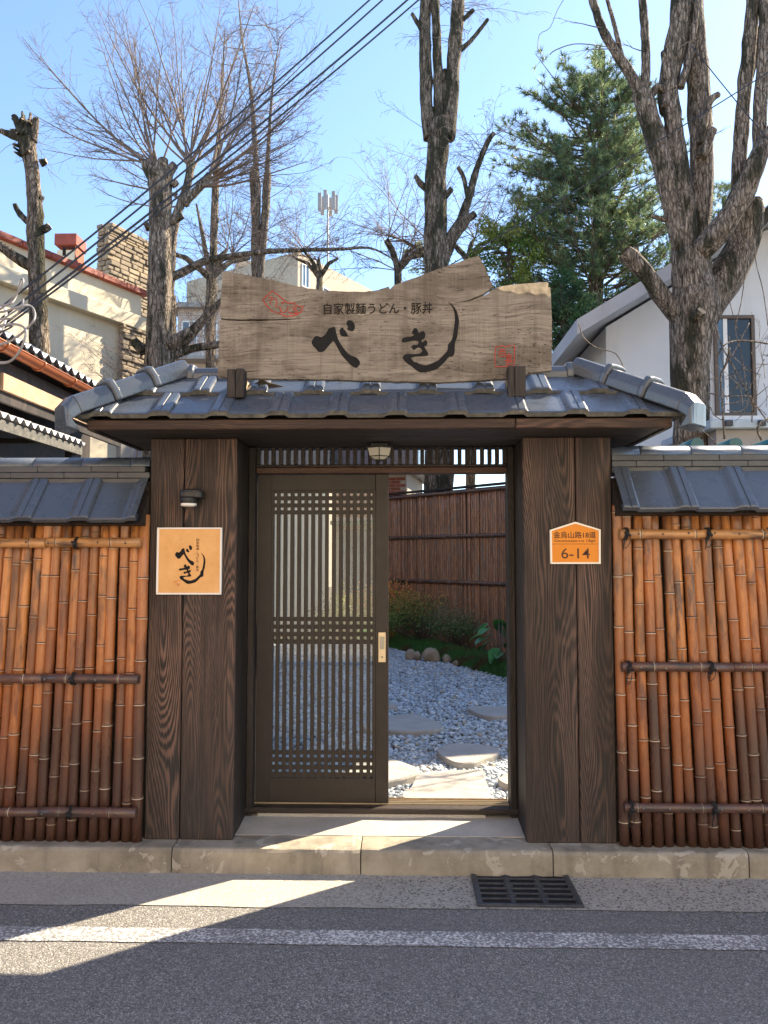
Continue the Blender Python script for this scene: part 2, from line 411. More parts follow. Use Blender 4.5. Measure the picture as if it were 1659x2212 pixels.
def m_step():
    t = NT('doorstep_concrete'); v = t.coord(); b = t.noise(v, 3, 5, .65); f = t.noise(v, 120, 3, .65)
    c = t.ramp(b, [(.3, (.38, .365, .335)), (.7, (.52, .50, .455))]); c = t.mix(t.math('MULTIPLY', t.smooth(f, .35, .65), .35), c, (.22, .21, .19))
    t.bump(f, .3, .004); return t.fin(c, .86, 0, .3)
M['step'] = m_step()
def m_paint():
    t = NT('worn_white_line'); v = t.coord(); f = t.noise(v, 75, 3, .65); p = t.sep(t.voro(v, 165))[0]; b = t.noise(v, 2.2, 3)
    w = t.smooth(t.math('ADD', f, t.math('MULTIPLY', b, .35)), .52, .74)
    c = t.ramp(p, [(0, (.48, .485, .49)), (.6, (.68, .68, .675)), (1, (.80, .80, .79))]); c = t.mix(w, c, (.19, .19, .192))
    t.bump(t.voro(v, 165, 'Distance'), .4, .005); return t.fin(c, .75, 0, .35)
M['line'] = m_paint()
def m_wall(name, a, b, stain=.3):
    t = NT(name); v = t.coord(); n = t.noise(v, .9, 5, .65); s = t.noise(t.vec('MULTIPLY', v, (2.5, 2.5, .35)), 1, 4, .6); f = t.noise(v, 30, 3)
    c = t.ramp(n, [(.3, a), (.7, b)]); c = t.mix(t.math('MULTIPLY', t.smooth(s, .5, .72), stain), c, tuple(q * .62 for q in a))
    t.bump(f, .2, .006); return t.fin(c, .88, 0, .25)
M['cream'] = m_wall('cream_render', (.60, .54, .41), (.70, .63, .49))
M['whitewall'] = m_wall('white_render', (.62, .64, .66), (.72, .73, .74), .2)
M['creamfence'] = m_wall('garden_cream_wall', (.68, .65, .56), (.78, .75, .66), .25)
M['beige'] = m_wall('beige_apartment', (.50, .41, .31), (.58, .49, .38), .15)
M['pinkwall'] = m_wall('pink_render', (.52, .42, .36), (.58, .48, .42), .15)
M['shopwall'] = m_wall('shop_render', (.75, .67, .54), (.82, .74, .61), .15)
M['greywall'] = m_wall('grey_render', (.33, .31, .29), (.42, .40, .37), .3)
M['redcop'] = plain('red_coping', (.27, .055, .032), .6, 0, .25, 5)
M['fascia_grey'] = m_wall('grey_stained_verge', (.42, .43, .45), (.55, .56, .58), .5)
M['window'] = plain('dark_window', (.035, .045, .055), .12, 0, .2, 3)
M['window_blue'] = plain('blue_window', (.10, .17, .24), .15, 0, .2, 3)
M['wframe'] = plain('brown_window_frame', (.12, .085, .06), .5)
M['brick'] = plain('red_brick', (.30, .10, .06), .85, 0, .3, 12)
M['bbg'] = plain('mortar', (.42, .38, .33), .9)
M['green_awning'] = plain('green_awning', (.02, .14, .09), .6)
def m_stone(name, cs, sc=7, rgh=.85, rnd=.6):
    t = NT(name); v = t.coord(rnd=23); n = t.noise(v, sc, 5, .65); f = t.noise(v, sc * 14, 3, .6)
    c = t.ramp(n, [(.3, cs[0]), (.7, cs[1])]); c = t.mix(t.math('MULTIPLY', t.oi.outputs['Random'], rnd), c, cs[2])
    c = t.mix(t.math('MULTIPLY', t.smooth(f, .55, .72), .4), c, tuple(q * .5 for q in cs[0])); t.bump(f, .35, .005); return t.fin(c, rgh, 0, .3)
M['ledgestone'] = m_stone('split_stone', ((.30, .24, .16), (.46, .39, .28), (.20, .17, .14)), 3, .85, .8)
M['slab'] = m_stone('granite_slab', ((.34, .315, .285), (.46, .43, .385), (.36, .34, .32)), 5, .8, .3)
M['rock'] = m_stone('tan_rock', ((.25, .19, .125), (.42, .335, .23), (.3, .26, .21)), 9, .85, .4)
M['soil'] = plain('dark_soil', (.045, .035, .026), .95, 0, .3, 12)
def m_attr(name, rough=.6, trans=0.0, var=.0, spec=.4):
    t = NT(name); a = t.n('Attribute'); a.attribute_name = 'Col'
    m = t.fin(a.outputs['Color'], rough, 0, spec)
    if trans:
        tr = t.n('BsdfTranslucent'); t.l(a.outputs['Color'], tr.inputs[0]); mx = t.n('MixShader'); mx.inputs[0].default_value = trans
        t.l(t.b.outputs[0], mx.inputs[1]); t.l(tr.outputs[0], mx.inputs[2]); t.l(mx.outputs[0], t.out.inputs[0])
    return m
M['leaf'] = m_attr('leaf', .5, .5); M['pebble'] = m_attr('pebble', .62)
M['needle'] = m_attr('pine_needle', .5, .4)
def m_bark(name, a, b, moss=0.0, sc=1.0):
    t = NT(name); v = t.coord(rnd=11); r = t.noise(t.vec('MULTIPLY', v, (26 * sc, 26 * sc, 5 * sc)), 1, 5, .65, .8); n = t.noise(v, 5, 4, .6)
    c = t.ramp(r, [(.36, tuple(q * .2 for q in a)), (.47, a), (.64, b)]); c = t.mix(t.math('MULTIPLY', t.smooth(n, .5, .7), .35), c, tuple(q * .55 for q in a))
    wv_ = t.n('TexNoise'); t.l(v, wv_.inputs['Vector']); wv_.inputs['Scale'].default_value = 9; wv_.inputs['Detail'].default_value = 3
    ck = t.voro(t.vec('ADD', t.vec('MULTIPLY', v, (17 * sc, 17 * sc, 4.2 * sc)), t.vec('SCALE', wv_.outputs['Color'], 1.6)), 1, 'Distance', 'DISTANCE_TO_EDGE')
    crack = t.smooth(ck, .16, .0); c = t.mix(t.math('MULTIPLY', crack, .6), c, tuple(q * .2 for q in a)); r = t.math('SUBTRACT', r, t.math('MULTIPLY', crack, .6))
    if moss:
        ms = t.smooth(t.noise(t.vec('MULTIPLY', v, (5, 5, 1.6)), 1, 4, .6), .56 - .18 * moss, .66 - .14 * moss); c = t.mix(t.math('MULTIPLY', ms, .85), c, (.030, .032, .018))
    t.bump(r, .9, .03); return t.fin(c, .9, 0, .2)
M['bark'] = m_bark('grey_bark', (.21, .17, .13), (.40, .335, .265), .12)
M['bark_moss'] = m_bark('mossy_bark', (.18, .145, .11), (.36, .295, .23), .6)
M['bark_big'] = m_bark('furrowed_bark', (.23, .185, .145), (.43, .36, .29), .38, 1.5)
M['shoot'] = m_bark('pale_shoot_bark', (.22, .18, .145), (.34, .285, .23), 0, 1.5)
M['twig'] = plain('twig_bark', (.175, .132, .108), .75, 0, .4, 2)
M['twig_dark'] = plain('dark_twig_bark', (.10, .07, .052), .8, 0, .3, 2)
def m_glass(name, tint=(.9, .93, .92)):
    t = NT(name); t.t.nodes.remove(t.b); tr = t.n('BsdfTransparent'); tr.inputs[0].default_value = (*tint, 1); g = t.n('BsdfGlossy'); g.inputs['Roughness'].default_value = .03
    fr = t.n('Fresnel'); fr.inputs[0].default_value = 1.5; mx = t.n('MixShader'); t.l(t.math('MULTIPLY', fr.outputs[0], 1.7, clamp=True), mx.inputs[0]); t.l(tr.outputs[0], mx.inputs[1]); t.l(g.outputs[0], mx.inputs[2]); t.l(mx.outputs[0], t.out.inputs[0]); return t.m
M['glass'] = m_glass('clear_glass')
# ------------------------------------------------------------------ ground, road, kerb
KZ = 0.13
def sheet(name, x0, x1, y0, y1, z, mat, k='structure'):
    return kind(MB().add([(x0, y0, z), (x1, y0, z), (x1, y1, z), (x0, y1, z)], [(0, 1, 2, 3)]).build(name, mat, org=(0, 0, 0)), k)
sheet('ground', -400, 400, 0.3, 800, 0.02, M['soil'])
sheet('road', -60, 60, -14, 0.05, 0.0, M['asphalt'])
def strip(name, y0, y1, z, mat):
    g = MB(); n = 160; xs = np.linspace(-8, 8, n)
    vs = []
    for x in xs:
        w = .012 * noise.noise((x * 3, y0 * 9, 0)) + .006 * noise.noise((x * 17, y0, 4))
        w2 = .006 * noise.noise((x * 11, y1 * 9, 7)) if y1 < -.05 else 0
        vs += [(x, y0 + w, z), (x, y1 + w2, z)]
    g.add(vs, [(2 * i, 2 * i + 2, 2 * i + 3, 2 * i + 1) for i in range(n - 1)]); return kind(g.build(name, mat, org=(0, 0, 0)), 'structure')
strip('gutter_pavement', -.37, .05, .004, M['gutter'])
strip('road_marking', -.72, -.59, .004, M['line'])
kerb = bpy.data.objects.new('kerb', None); COL.objects.link(kerb); WL['kerb'] = Vector((0, 0, 0)); kind(kerb, 'structure')
joints = [-4.08, -3.07, -2.07, -1.085, -.09, .91, 1.915, 2.9, 3.9]
for i in range(len(joints) - 1):
    g = MB(); nx = 24; x0, x1 = joints[i] + .003, joints[i + 1] - .003
    prof = [(0.0, -.03), (0.0, .09), (.003, .112), (.014, KZ - .004), (.03, KZ), (.20, KZ + .001), (.215, .05)]
    vs = []
    for a in range(nx + 1):
        x = x0 + (x1 - x0) * a / nx
        e = min(a, nx - a)
        for j, (y, z) in enumerate(prof):
            q = .005 * noise.noise((x * 6, z * 20, i)) + .003 * noise.noise((x * 25, z * 40, i))
            if e == 0: q += .006
            vs.append((x, y + q, z + (.004 * noise.noise((x * 9, y * 9, i + 5)) if j > 2 else 0)))
    k = len(prof); fs = [(a * k + j, (a + 1) * k + j, (a + 1) * k + j + 1, a * k + j + 1) for a in range(nx) for j in range(k - 1)]
    fs += [tuple(range(k)), tuple(nx * k + j for j in reversed(range(k)))]
    g.add(vs, fs); o = g.build('kerb_stone', M['kerb'], kerb, org=(x0, 0, 0))
# doorstep between the posts, a little higher towards the sill
g = MB(); nx = 30; ny = 8; vs = []
for a in range(nx + 1):
    for b in range(ny + 1):
        x = -.88 + 1.76 * a / nx; y = .20 + .34 * b / ny
        vs.append((x, y, KZ + .004 + .022 * (b / ny) + .003 * noise.noise((x * 5, y * 9, 1))))
fs = [(a * (ny + 1) + b, (a + 1) * (ny + 1) + b, (a + 1) * (ny + 1) + b + 1, a * (ny + 1) + b + 1) for a in range(nx) for b in range(ny)]
b0 = len(vs); vs += [(-.88, .20, .02), (.88, .20, .02)]
fs += [tuple([b0] + [a * (ny + 1) for a in range(nx + 1)] + [b0 + 1])]
g.add(vs, fs); kind(g.build('doorstep', M['step'], org=(0, .2, 0)), 'structure')
# foundation strips under the two fences
for sx in (-1, 1):
    kind(MB().box((sx * 1.25 if sx > 0 else -4.5, .19, .0), (4.5 if sx > 0 else -1.25, .34, KZ - .003)).build('plinth', M['kerb'], org=(sx, .2, 0)), 'structure')

# drain grate
q = [atz(1019, 1886, .006), atz(1233, 1889, .006), atz(1257, 1966, .006), atz(1028, 1959, .006)]
gx0, gx1 = (q[0].x + q[3].x) / 2, (q[1].x + q[2].x) / 2; gy1, gy0 = q[0].y, q[3].y
GR = thing('drain_grate', ((gx0 + gx1) / 2, (gy0 + gy1) / 2, .004), 'black cast iron drain grate set in the gutter right of the doorway', 'drain grate')
MB().box((gx0 + .01, gy0 + .01, .0045), (gx1 - .01, gy1 - .01, .0055)).build('pit', M['hole'], GR)
fr = MB(); e = .022
fr.box((gx0, gy0, .005), (gx1, gy0 + e, .017), .003).box((gx0, gy1 - e, .005), (gx1, gy1, .017), .003)
fr.box((gx0, gy0 + e, .005), (gx0 + e, gy1 - e, .017), .003).box((gx1 - e, gy0 + e, .005), (gx1, gy1 - e, .017), .003); fr.build('frame', M['iron'], GR)
nr = 7; ncol = 3; hx = (gx1 - gx0 - 2 * e); hy = (gy1 - gy0 - 2 * e)
for r in range(nr):
    y = gy0 + e + hy * r / (nr - 1)
    g = MB(); g.box((gx0 + e, y - .0055, .006), (gx1 - e, y + .0055, .015), .002); g.build('bar', M['iron'], GR)
for c in range(ncol + 1):
    x = gx0 + e + hx * c / ncol; g = MB(); g.box((x - .008, gy0 + e, .006), (x + .008, gy1 - e, .0142), .002)
    for r in range(nr - 1):
        y = gy0 + e + hy * (r + .5) / (nr - 1); w = .017 if r % 2 == 0 else .024
        if 0 < c < ncol: g.add([(x - w, y, .0148), (x, y - .013, .0148), (x + w, y, .0148), (x, y + .013, .0148), (x - w, y, .006), (x, y - .013, .006), (x + w, y, .006), (x, y + .013, .006)],
                  [(0, 1, 2, 3), (0, 4, 5, 1), (1, 5, 6, 2), (2, 6, 7, 3), (3, 7, 4, 0)])
    g.build('cross_bar', M['iron'], GR)
MB().box((gx0 + .03, gy1 - .02, .0165), (gx0 + .12, gy1 - .004, .0185)).build('maker_plate', M['steel'], GR)

# ------------------------------------------------------------------ the gate
PY = 0.12                                   # front of the posts
DY = 0.50                                   # front of the sliding door
GATE = thing('gate', (0, .3, KZ), 'dark charred-wood gate with small tiled hip roof and open sliding door', 'gate')
ZT = 2.317                                  # underside of the soffit
def xat(px, py, Y): return at(px, py, Y).x
xl0, xl1, xl2 = xat(319, 1380, PY), xat(393, 1380, PY), xat(507.5, 1380, PY)
xr2, xr1, xr0 = xat(1133, 1380, PY), xat(1247.5, 1380, PY), xat(1326, 1380, PY)
def board(x0, x1, y0, y1, z0, z1, mat, nm='plank', par=GATE, c=.005):
    return MB().box((x0, y0, z0), (x1, y1, z1), c).build(nm, mat, par, org=((x0 + x1) / 2, (y0 + y1) / 2, z0))
for x0, x1 in ((xl0, xl1 - .003), (xl1 + .003, xl2), (xr2, xr1 - .003), (xr1 + .003, xr0)):
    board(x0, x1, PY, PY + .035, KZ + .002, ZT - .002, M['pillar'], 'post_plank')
for x0, x1 in ((xl2 - .035, xl2 - .002), (xr2 + .002, xr2 + .035)):
    board(x0, x1, PY + .037, .56, KZ + .004, ZT - .004, M['dark'], 'side_plank')
for x0, x1 in ((xl0 + .002, xl0 + .035), (xr0 - .035, xr0 - .002)):
    board(x0, x1, PY + .037, .56, KZ + .004, ZT - .004, M['dark'], 'side_plank')
for x0, x1 in ((xl0 + .01, xl2 - .01), (xr2 + .01, xr0 - .01)):
    board(x0, x1, .565, .60, KZ + .002, ZT - .004, M['dark'], 'back_plank')
# door frame: jambs, header, transom, sill
JL, JR = xat(551, 1380, DY), xat(1098, 1380, DY)
board(xl2 - .001, JL, DY - .05, .585, KZ + .02, ZT - .004, M['dark'], 'jamb')
board(JR, xr2 + .001, DY - .05, .585, KZ + .02, ZT - .004, M['dark'], 'jamb')
board(JL + .018, JL + .03, DY + .10, .60, KZ + .05, 2.19, M['dark'], 'jamb_stop')
ZH0, ZH1 = at(824, 1022, DY - .02).z, at(824, 1009, DY - .02).z
board(JL + .001, JR - .001, DY - .02, .58, ZH0, ZH1, M['header'], 'header')
ZR1, ZR0 = at(824, 958, DY - .01).z, ZH1 + .002
TR = MB().box((JL + .001, DY - .015, ZR0), (JR - .001, DY + .035, ZR0 + .016), .003).build('transom', M['darkh'], GATE, org=(0, DY, ZR0))
MB().box((JL + .001, DY - .015, ZR1 - .012), (JR - .001, DY + .035, ZR1), .003).build('rail', M['darkh'], TR)
n = 34
sl = MB().box((-.0115, -.014, 0), (.0115, .030, ZR1 - ZR0 - .032), .002).mesh('slat'); sl.materials.append(M['dark'])
for i in range(n):
    inst('slat', sl, TR, (JL + .012 + (JR - JL - .024) * i / (n - 1), DY, ZR0 + .018))
board(JL + .001, JR - .001, DY - .01, DY + .08, ZR1 + .002, ZT - .006, M['darkh'], 'lintel')
board(JL - .06, JR + .05, DY - .06, .60, KZ + .040, KZ + .072, M['darkh'], 'sill')
board(JL + .03, xat(1050, 1755, DY - .05), DY - .052, .52, KZ + .012, KZ + .039, M['step'], 'sill_packing')
for k in (0, 1, 2):
    MB().box((JL + .002, DY + .015 + .03 * k, KZ + .0725), (JR - .002, DY + .021 + .03 * k, KZ + .079)).build('track', M['brass'], GATE)
MB().box((.0, DY + .105, KZ + .0725), (JR - .002, .60, KZ + .082), .002).build('threshold_strip', M['cutwood'], GATE)

def sliding_door(x0, x1, z0, z1, y0, lattice=True):
    D = MB().box((x0, y0, z0), (xat(585, 1380, y0), y0 + .034, z1), .003).build('sliding_door', M['door'], GATE, org=(x0, y0, z0))
    st1 = xat(584, 1380, y0); st2 = xat(811, 1380, y0)
    MB().box((st2, y0, z0), (x1, y0 + .034, z1), .003).build('stile', M['door'], D)
    zt = at(700, 1059, y0).z; zb = at(700, 1681, y0).z
    MB().box((st1 + .001, y0 + .0015, zt), (st2 - .001, y0 + .032, z1 - .001), .002).build('top_rail', M['door'], D)
    MB().box((st1 + .001, y0 + .0015, z0 + .001), (st2 - .001, y0 + .032, zb), .002).build('bottom_rail', M['door'], D)
    nop = 15; per = (st2 - st1) / nop
    h = zt - zb
    s = MB().box((-.0112, 0, 0), (.0112, .012, h + .004), .0015).mesh('slat'); s.materials.append(M['door'])
    for i in range(nop + 1):
        x = st1 + per * i
        if i in (0, nop): x += .006 if i == 0 else -.006
        inst('slat', s, D, (x, y0 + .004, zb - .002))
    cr = crop(950, 1650, 1.3826)
    hb = MB().box((0, 0, -.0125), (st2 - st1 + .004, .010, .0125), .0015).mesh('lattice_bar'); hb.materials.append(M['door'])
    for yy in (430, 469, 507, 1090, 1132, 1172.5, 1214, 1818, 1858, 1899, 1938, 391):
        inst('lattice_bar', hb, D, (st1 - .002, y0 + .0085, at(*cr(440, yy), y0).z))
    MB().box((st1, y0 + .0225, zb), (st2, y0 + .0265, zt)).build('pane', M['glass'], D)
    return D, st2
DZ0 = KZ + .080; DZ1 = ZH0 - .003
DX1 = xat(839, 1380, DY)
DOOR, st2 = sliding_door(JL + .006, DX1, DZ0, DZ1, DY + .012)
hx0, hx1 = xat(817, 1400, DY), xat(833.5, 1400, DY); hz0, hz1 = at(825, 1431, DY).z, at(825, 1366, DY).z
H = MB().box((hx0, DY + .006, hz0), (hx1, DY + .0135, hz1), .002).build('handle', M['brass'], DOOR)
zc = at(825, 1387, DY).z
hm = MB().box((hx0 + .009, DY + .0035, zc - .043), (hx1 - .009, DY + .0075, zc + .03), .0015).build('handle_recess', M['steel'], DOOR)
MB().lathe([(.0065, 0), (.0065, .004), (.004, .005)], 14, (0, 0, 0), Matrix.Translation(((hx0 + hx1) / 2, DY + .006, hz0 + .032)) @ Matrix.Rotation(R(90), 4, 'X')).build('lock', M['steel'], DOOR)
# second leaf, slid away behind the first one: only its closing stile shows from here
g = MB().box((DX1 - .10, DY + .056, DZ0), (DX1 - .012, DY + .085, DZ1), .003); D2 = g.build('rear_door_stile', M['door'], GATE)
# soffit, fascia, roof
EY, RYY, BY = -.20, .22, .64; EX = 1.56; EZ = 2.368; RZ = 2.648; RUN = RYY - EY; RXX = EX - RUN
so_y0 = EY + .014
for i in range(6):
    y0 = so_y0 + .03 + (BY - .08 - so_y0) * i / 6; y1 = so_y0 + .03 + (BY - .08 - so_y0) * (i + 1) / 6 - .004
    board(-1.46, 1.46, y0, y1, ZT, ZT + .014, M['darkh'], 'soffit_board', c=.002)
xs = xat(1114, 915, so_y0)
for x0, x1 in ((-1.505, xs - .0015), (xs + .0015, 1.505)):
    board(x0, x1, so_y0, so_y0 + .028, ZT - .002, ZT + .050, M['fascia'], 'eave_board')
for sx in (-1, 1):
    MB().box((sx * 1.490 - .013, so_y0 + .03, ZT - .004), (sx * 1.490 + .013, BY - .06, ZT + .050), .003).build('eave_board', M['darkh'], GATE, org=(sx * 1.49, .2, ZT))
MB().box((-1.505, BY - .058, ZT - .004), (1.505, BY - .03, ZT + .050), .003).build('eave_board', M['darkh'], GATE)
dk = .045
ROOF = MB().add([(-EX + .055, EY + .05, EZ - dk + .04), (EX - .055, EY + .05, EZ - dk + .04), (EX - .055, BY - .05, EZ - dk + .04), (-EX + .055, BY - .05, EZ - dk + .04), (-RXX, RYY, RZ - dk), (RXX, RYY, RZ - dk)],
   [(0, 1, 5, 4), (1, 2, 5), (2, 3, 4, 5), (3, 0, 4), (3, 2, 1, 0)]).build('roof', M['hole'], GATE, org=(0, RYY, EZ))

TW = .305
def tile_prof(w=TW):
    # flat pan on the left, raised double roll on the right
    return [(0, .000), (.004, .004), (.180, .004), (.198, .007), (.220, .018), (.230, .021), (.256, .0205), (.259, .015), (.265, .015), (.268, .0205), (.298, .020), (.308, .015), (.313, .004)]
def tile_geo(L, th=.02, mirror=False):
    """local: x across, y up the slope, z off the roof; the nose bends down a little"""
    p = tile_prof(); ys = [(0, -.004), (.008, .0), (.03, .001), (L, 0)]
    v = []; f = []
    for y, dz in ys:
        for x, z in p: v.append(Vector((x, y, z + th + dz)))
    n = len(p)
    for j in range(len(ys) - 1):
        for i in range(n - 1): f.append((j * n + i, j * n + i + 1, (j + 1) * n + i + 1, (j + 1) * n + i))
    return v, f
def nose_geo(th=.02):
    """the raw clay front edge below the glaze, cut away beside the roll"""
    low = [(0.0, -.004), (.05, -.004), (.155, -.004), (.185, -.004), (.205, .008), (.23, .010), (.29, .010), (.30, .002), (.313, .002)]
    p = tile_prof(); v = []; f = []
    def zat(x):
        for (a, za), (b, zb) in zip(p, p[1:]):
            if a <= x <= b: return za + (zb - za) * (x - a) / max(b - a, 1e-6)
        return p[-1][1]
    xs_ = sorted(set([q[0] for q in p] + [q[0] for q in low]))
    def lz(x):
        for (a, za), (b, zb) in zip(low, low[1:]):
            if a <= x <= b: return za + (zb - za) * (x - a) / max(b - a, 1e-6)
        return low[-1][1]
    for x in xs_:
        v.append(Vector((x, .0, zat(x) + th - .0045))); v.append(Vector((x, .001, min(lz(x), zat(x) + th - .008))))
        v.append(Vector((x, .05, min(lz(x), zat(x) + th - .008))))
    for i in range(len(xs_) - 1):
        f.append((3 * i, 3 * i + 1, 3 * i + 4, 3 * i + 3)); f.append((3 * i + 1, 3 * i + 2, 3 * i + 5, 3 * i + 4))
    return v, f
def cut_mesh(vs, fs, name, planes):
    me = bpy.data.meshes.new(name); me.from_pydata(vs, [], fs); bm = bmesh.new(); bm.from_mesh(me)
    for co, no in planes:
        bmesh.ops.bisect_plane(bm, geom=bm.verts[:] + bm.edges[:] + bm.faces[:], plane_co=co, plane_no=no, clear_outer=True)
    bmesh.ops.recalc_face_normals(bm, faces=bm.faces)
    ok = len(bm.faces); bm.to_mesh(me); bm.free(); me.update(); return me if ok else None
TV, TF = tile_geo(.31); NV, NF = nose_geo()
tile_me = cut_mesh(TV, TF, 'roof_tile', []); tile_me.materials.append(M['tile'])
nose_me = cut_mesh(NV, NF, 'tile_edge', []); nose_me.materials.append(M['bisque'])
nose_dark = nose_me.copy(); nose_dark.materials.clear(); nose_dark.materials.append(M['tile'])
def flat_up(me):
    up = sum((p.normal.z * p.area for p in me.polygons))
    if up < 0: me.flip_normals()
flat_up(tile_me)
def slope_tiles(parent, o, ax, ay, width, courses, expo, offs, planes, tw=TW, nose=True, tilt=.02, lift=0.0, nm_=None):
    """o: eave corner, ax: unit across, ay: unit up the slope; planes: world clip planes (co, no outward)"""
    az = ax.cross(ay).normalized(); k = tw / TW
    for c in range(courses):
        x = offs[c % len(offs)]
        while x < width:
            # a tile is tipped so that its nose rides on the course below
            ayt = (ay - az * tilt).normalized() if False else ay
            Mx = Matrix((( ax.x * k, ayt.x, az.x), (ax.y * k, ayt.y, az.y), (ax.z * k, ayt.z, az.z)))
            org = o + ax * x + ay * (expo * c) + az * (.006 + .018 * (c > 0) + lift + random.uniform(0, .003))
            wv = [org + Mx @ v for v in TV]
            out = any(max((v - Vector(co)).dot(Vector(no)) for v in wv) > 0 for co, no in planes)
            allout = any(min((v - Vector(co)).dot(Vector(no)) for v in wv) > 0 for co, no in planes)
            if not allout:
                if not out:
                    t = inst('roof_tile', tile_me, parent, org, Mx.to_3x3().normalized() if False else Matrix((ax, ayt, az)).transposed(), (k, 1, 1))
                    if nose: inst('tile_edge', nm_ or nose_me, parent, org, Matrix((ax, ayt, az)).transposed(), (k, 1, 1))
                else:
                    wl_ = WL[parent.name]
                    pl = [(Vector(co) - org, Vector(no)) for co, no in planes]
                    for (gv, gf, nm, mt) in ((TV, TF, 'roof_tile', 'tile'), (NV, NF, 'tile_edge', 'bisque')):
                        if nm == 'tile_edge' and not nose: continue
                        me = cut_mesh([Mx @ v for v in gv], gf, nm, pl)
                        if me:
                            me.materials.append(M[mt] if not (nm_ and nm == 'tile_edge') else M['tile'])
                            if nm == 'roof_tile':
                                upn = sum((p.normal.dot(az) * p.area for p in me.polygons))
                                if upn < 0: me.flip_normals()
                            inst(nm, me, parent, org)
            x += tw
SL = Vector((0, RUN, RZ - EZ)).normalized(); LEN = Vector((0, RUN, RZ - EZ)).length
hl = Vector((1, 1, 0)).normalized()
pf = [((-EX + .0, EY, 0), (-1, 1, 0)), ((EX - .0, EY, 0), (1, 1, 0)), ((0, RYY + .01, 0), (0, 1, 0))]
xo = xat(115 / 1.1441 / 1.82278 + 800 / 1.82278, 898, EY)         # a seam of the lower course
o0 = Vector((-1.9, EY, EZ))
of1 = (xo + 1.9) % TW - TW; seam2 = xat((800 + 285 / 1.1441) / 1.82278, 850, EY + .2); of2 = (seam2 + 1.9) % TW - TW
slope_tiles(ROOF, o0, Vector((1, 0, 0)), SL, 3.9, 2, LEN / 2 - .012, (of1, of2), pf)
for sx in (-1, 1):
    ax = Vector((0, sx, 0)); ay = Vector((-sx * RUN, 0, RZ - EZ)).normalized()
    co = Vector((sx * EX, EY if sx > 0 else BY, EZ))
    cf = Vector((sx * EX, EY, 0)); cb = Vector((sx * EX, BY, 0))
    pl = [(tuple(cf), (-sx, -1, 0)), (tuple(cb), (-sx, 1, 0))]
    slope_tiles(ROOF, co - ax * .3, ax, ay, 1.5, 2, LEN / 2 - .012, (0, .12), pl)
ax = Vector((-1, 0, 0)); ay = Vector((0, -RUN, RZ - EZ)).normalized()
slope_tiles(ROOF, Vector((1.9, BY, EZ)), ax, ay, 3.9, 2, LEN / 2 - .012, (0, .1), [((-EX, BY, 0), (-1, -1, 0)), ((EX, BY, 0), (1, -1, 0)), ((0, RYY - .01, 0), (0, -1, 0))], nose=False)
# ridge and hip caps
def cap_piece(name, a, b, w, wt, h, drop=0.0, flare=0.0, endcut=0.0, parent=ROOF):
    """trapezoid cap from a (low) to b (high)"""
    a = Vector(a); b = Vector(b); d = (b - a).normalized(); side = d.cross(Vector((0, 0, 1))).normalized(); up = side.cross(d).normalized()
    P = [(-w, -.015), (-w, h * .45), (-wt, h), (-wt * .5, h * 1.07), (wt * .5, h * 1.07), (wt, h), (w, h * .45), (w, -.015)]
    vs = []
    for p0, s in ((a, 1), (b, 1)):
        for x, z in P: vs.append(p0 + side * x + up * z)
    n = len(P); fs = [(i, (i + 1) % n, n + (i + 1) % n, n + i) for i in range(n)] + [tuple(reversed(range(n))), tuple(range(n, 2 * n))]
    return MB().add(vs, fs), side, up, d, P
def soft(o, w=.006, seg=2):
    b = o.modifiers.new('bevel', 'BEVEL'); b.width = w; b.segments = seg; b.limit_method = 'ANGLE'; b.angle_limit = R(25); return o
for sx in (-1, 1):
    A = Vector((sx * (EX + .005), EY - .005, EZ + .035)); B = Vector((sx * (RXX - .01), RYY, RZ + .045)); D = (B - A)
    cuts = [0.0, .30, .66, 1.03]
    for i in range(3):
        a = A + D * cuts[i]; b = A + D * (cuts[i + 1] - .004)
        g, side, up, d, P = cap_piece('hip', a, b, .086 + .003 * i, .064, .078)
        if i == 0:      # nose of the lowest cap: bends down over the corner
            c1 = a - d * .055 - up * .012; c2 = a - d * .085 - up * .085; vs = []
            n = len(P); base = [a + side * x + up * z for x, z in P]
            r1 = [a - d * .06 + side * x * 1.04 + up * (z - .014 - (.016 if z > .06 else 0)) for x, z in P]
            r2 = [a - d * (.10 if z > .02 else .04) + side * x * 1.03 + up * (min(z, .03) - .085) for x, z in P]
            g.add(base + r1, [(k, (k + 1) % n, n + (k + 1) % n, n + k) for k in range(n)])
            g.add(r1 + r2, [(k, (k + 1) % n, n + (k + 1) % n, n + k) for k in range(n)] + [tuple(range(n, 2 * n))])
        soft(g.build('hip_cap', M['tile'], ROOF, org=a), .008, 3)
        if i < 2:
            m = A + D * cuts[i + 1]; g, side, up, d, P = cap_piece('band', m - d * .002, m + d * .038, .100, .078, .100)
            soft(g.build('cap_band', M['tile'], ROOF, org=m), .012, 3)
xs_ = np.linspace(-RXX + .06, RXX - .06, 6)
for i in range(5):
    g, *_ = cap_piece('ridge', (xs_[i] + .002, RYY, RZ + .015), (xs_[i + 1] - .002, RYY, RZ + .015), .075, .05, .062)
    soft(g.build('ridge_cap', M['tile'], ROOF, org=(xs_[i], RYY, RZ)), .008, 3)
    if 0 < i:
        g, *_ = cap_piece('band', (xs_[i] - .018, RYY, RZ + .02), (xs_[i] + .018, RYY, RZ + .02), .083, .058, .072); soft(g.build('cap_band', M['tile'], ROOF, org=(xs_[i], RYY, RZ)), .01, 3)
for sx in (-1, 1):
    m = sx * (RXX - .075); g, *_ = cap_piece('band', (m - .022, RYY, RZ + .02), (m + .022, RYY, RZ + .02), .086, .060, .076); soft(g.build('cap_band', M['tile'], ROOF, org=(m, RYY, RZ)), .014, 3)
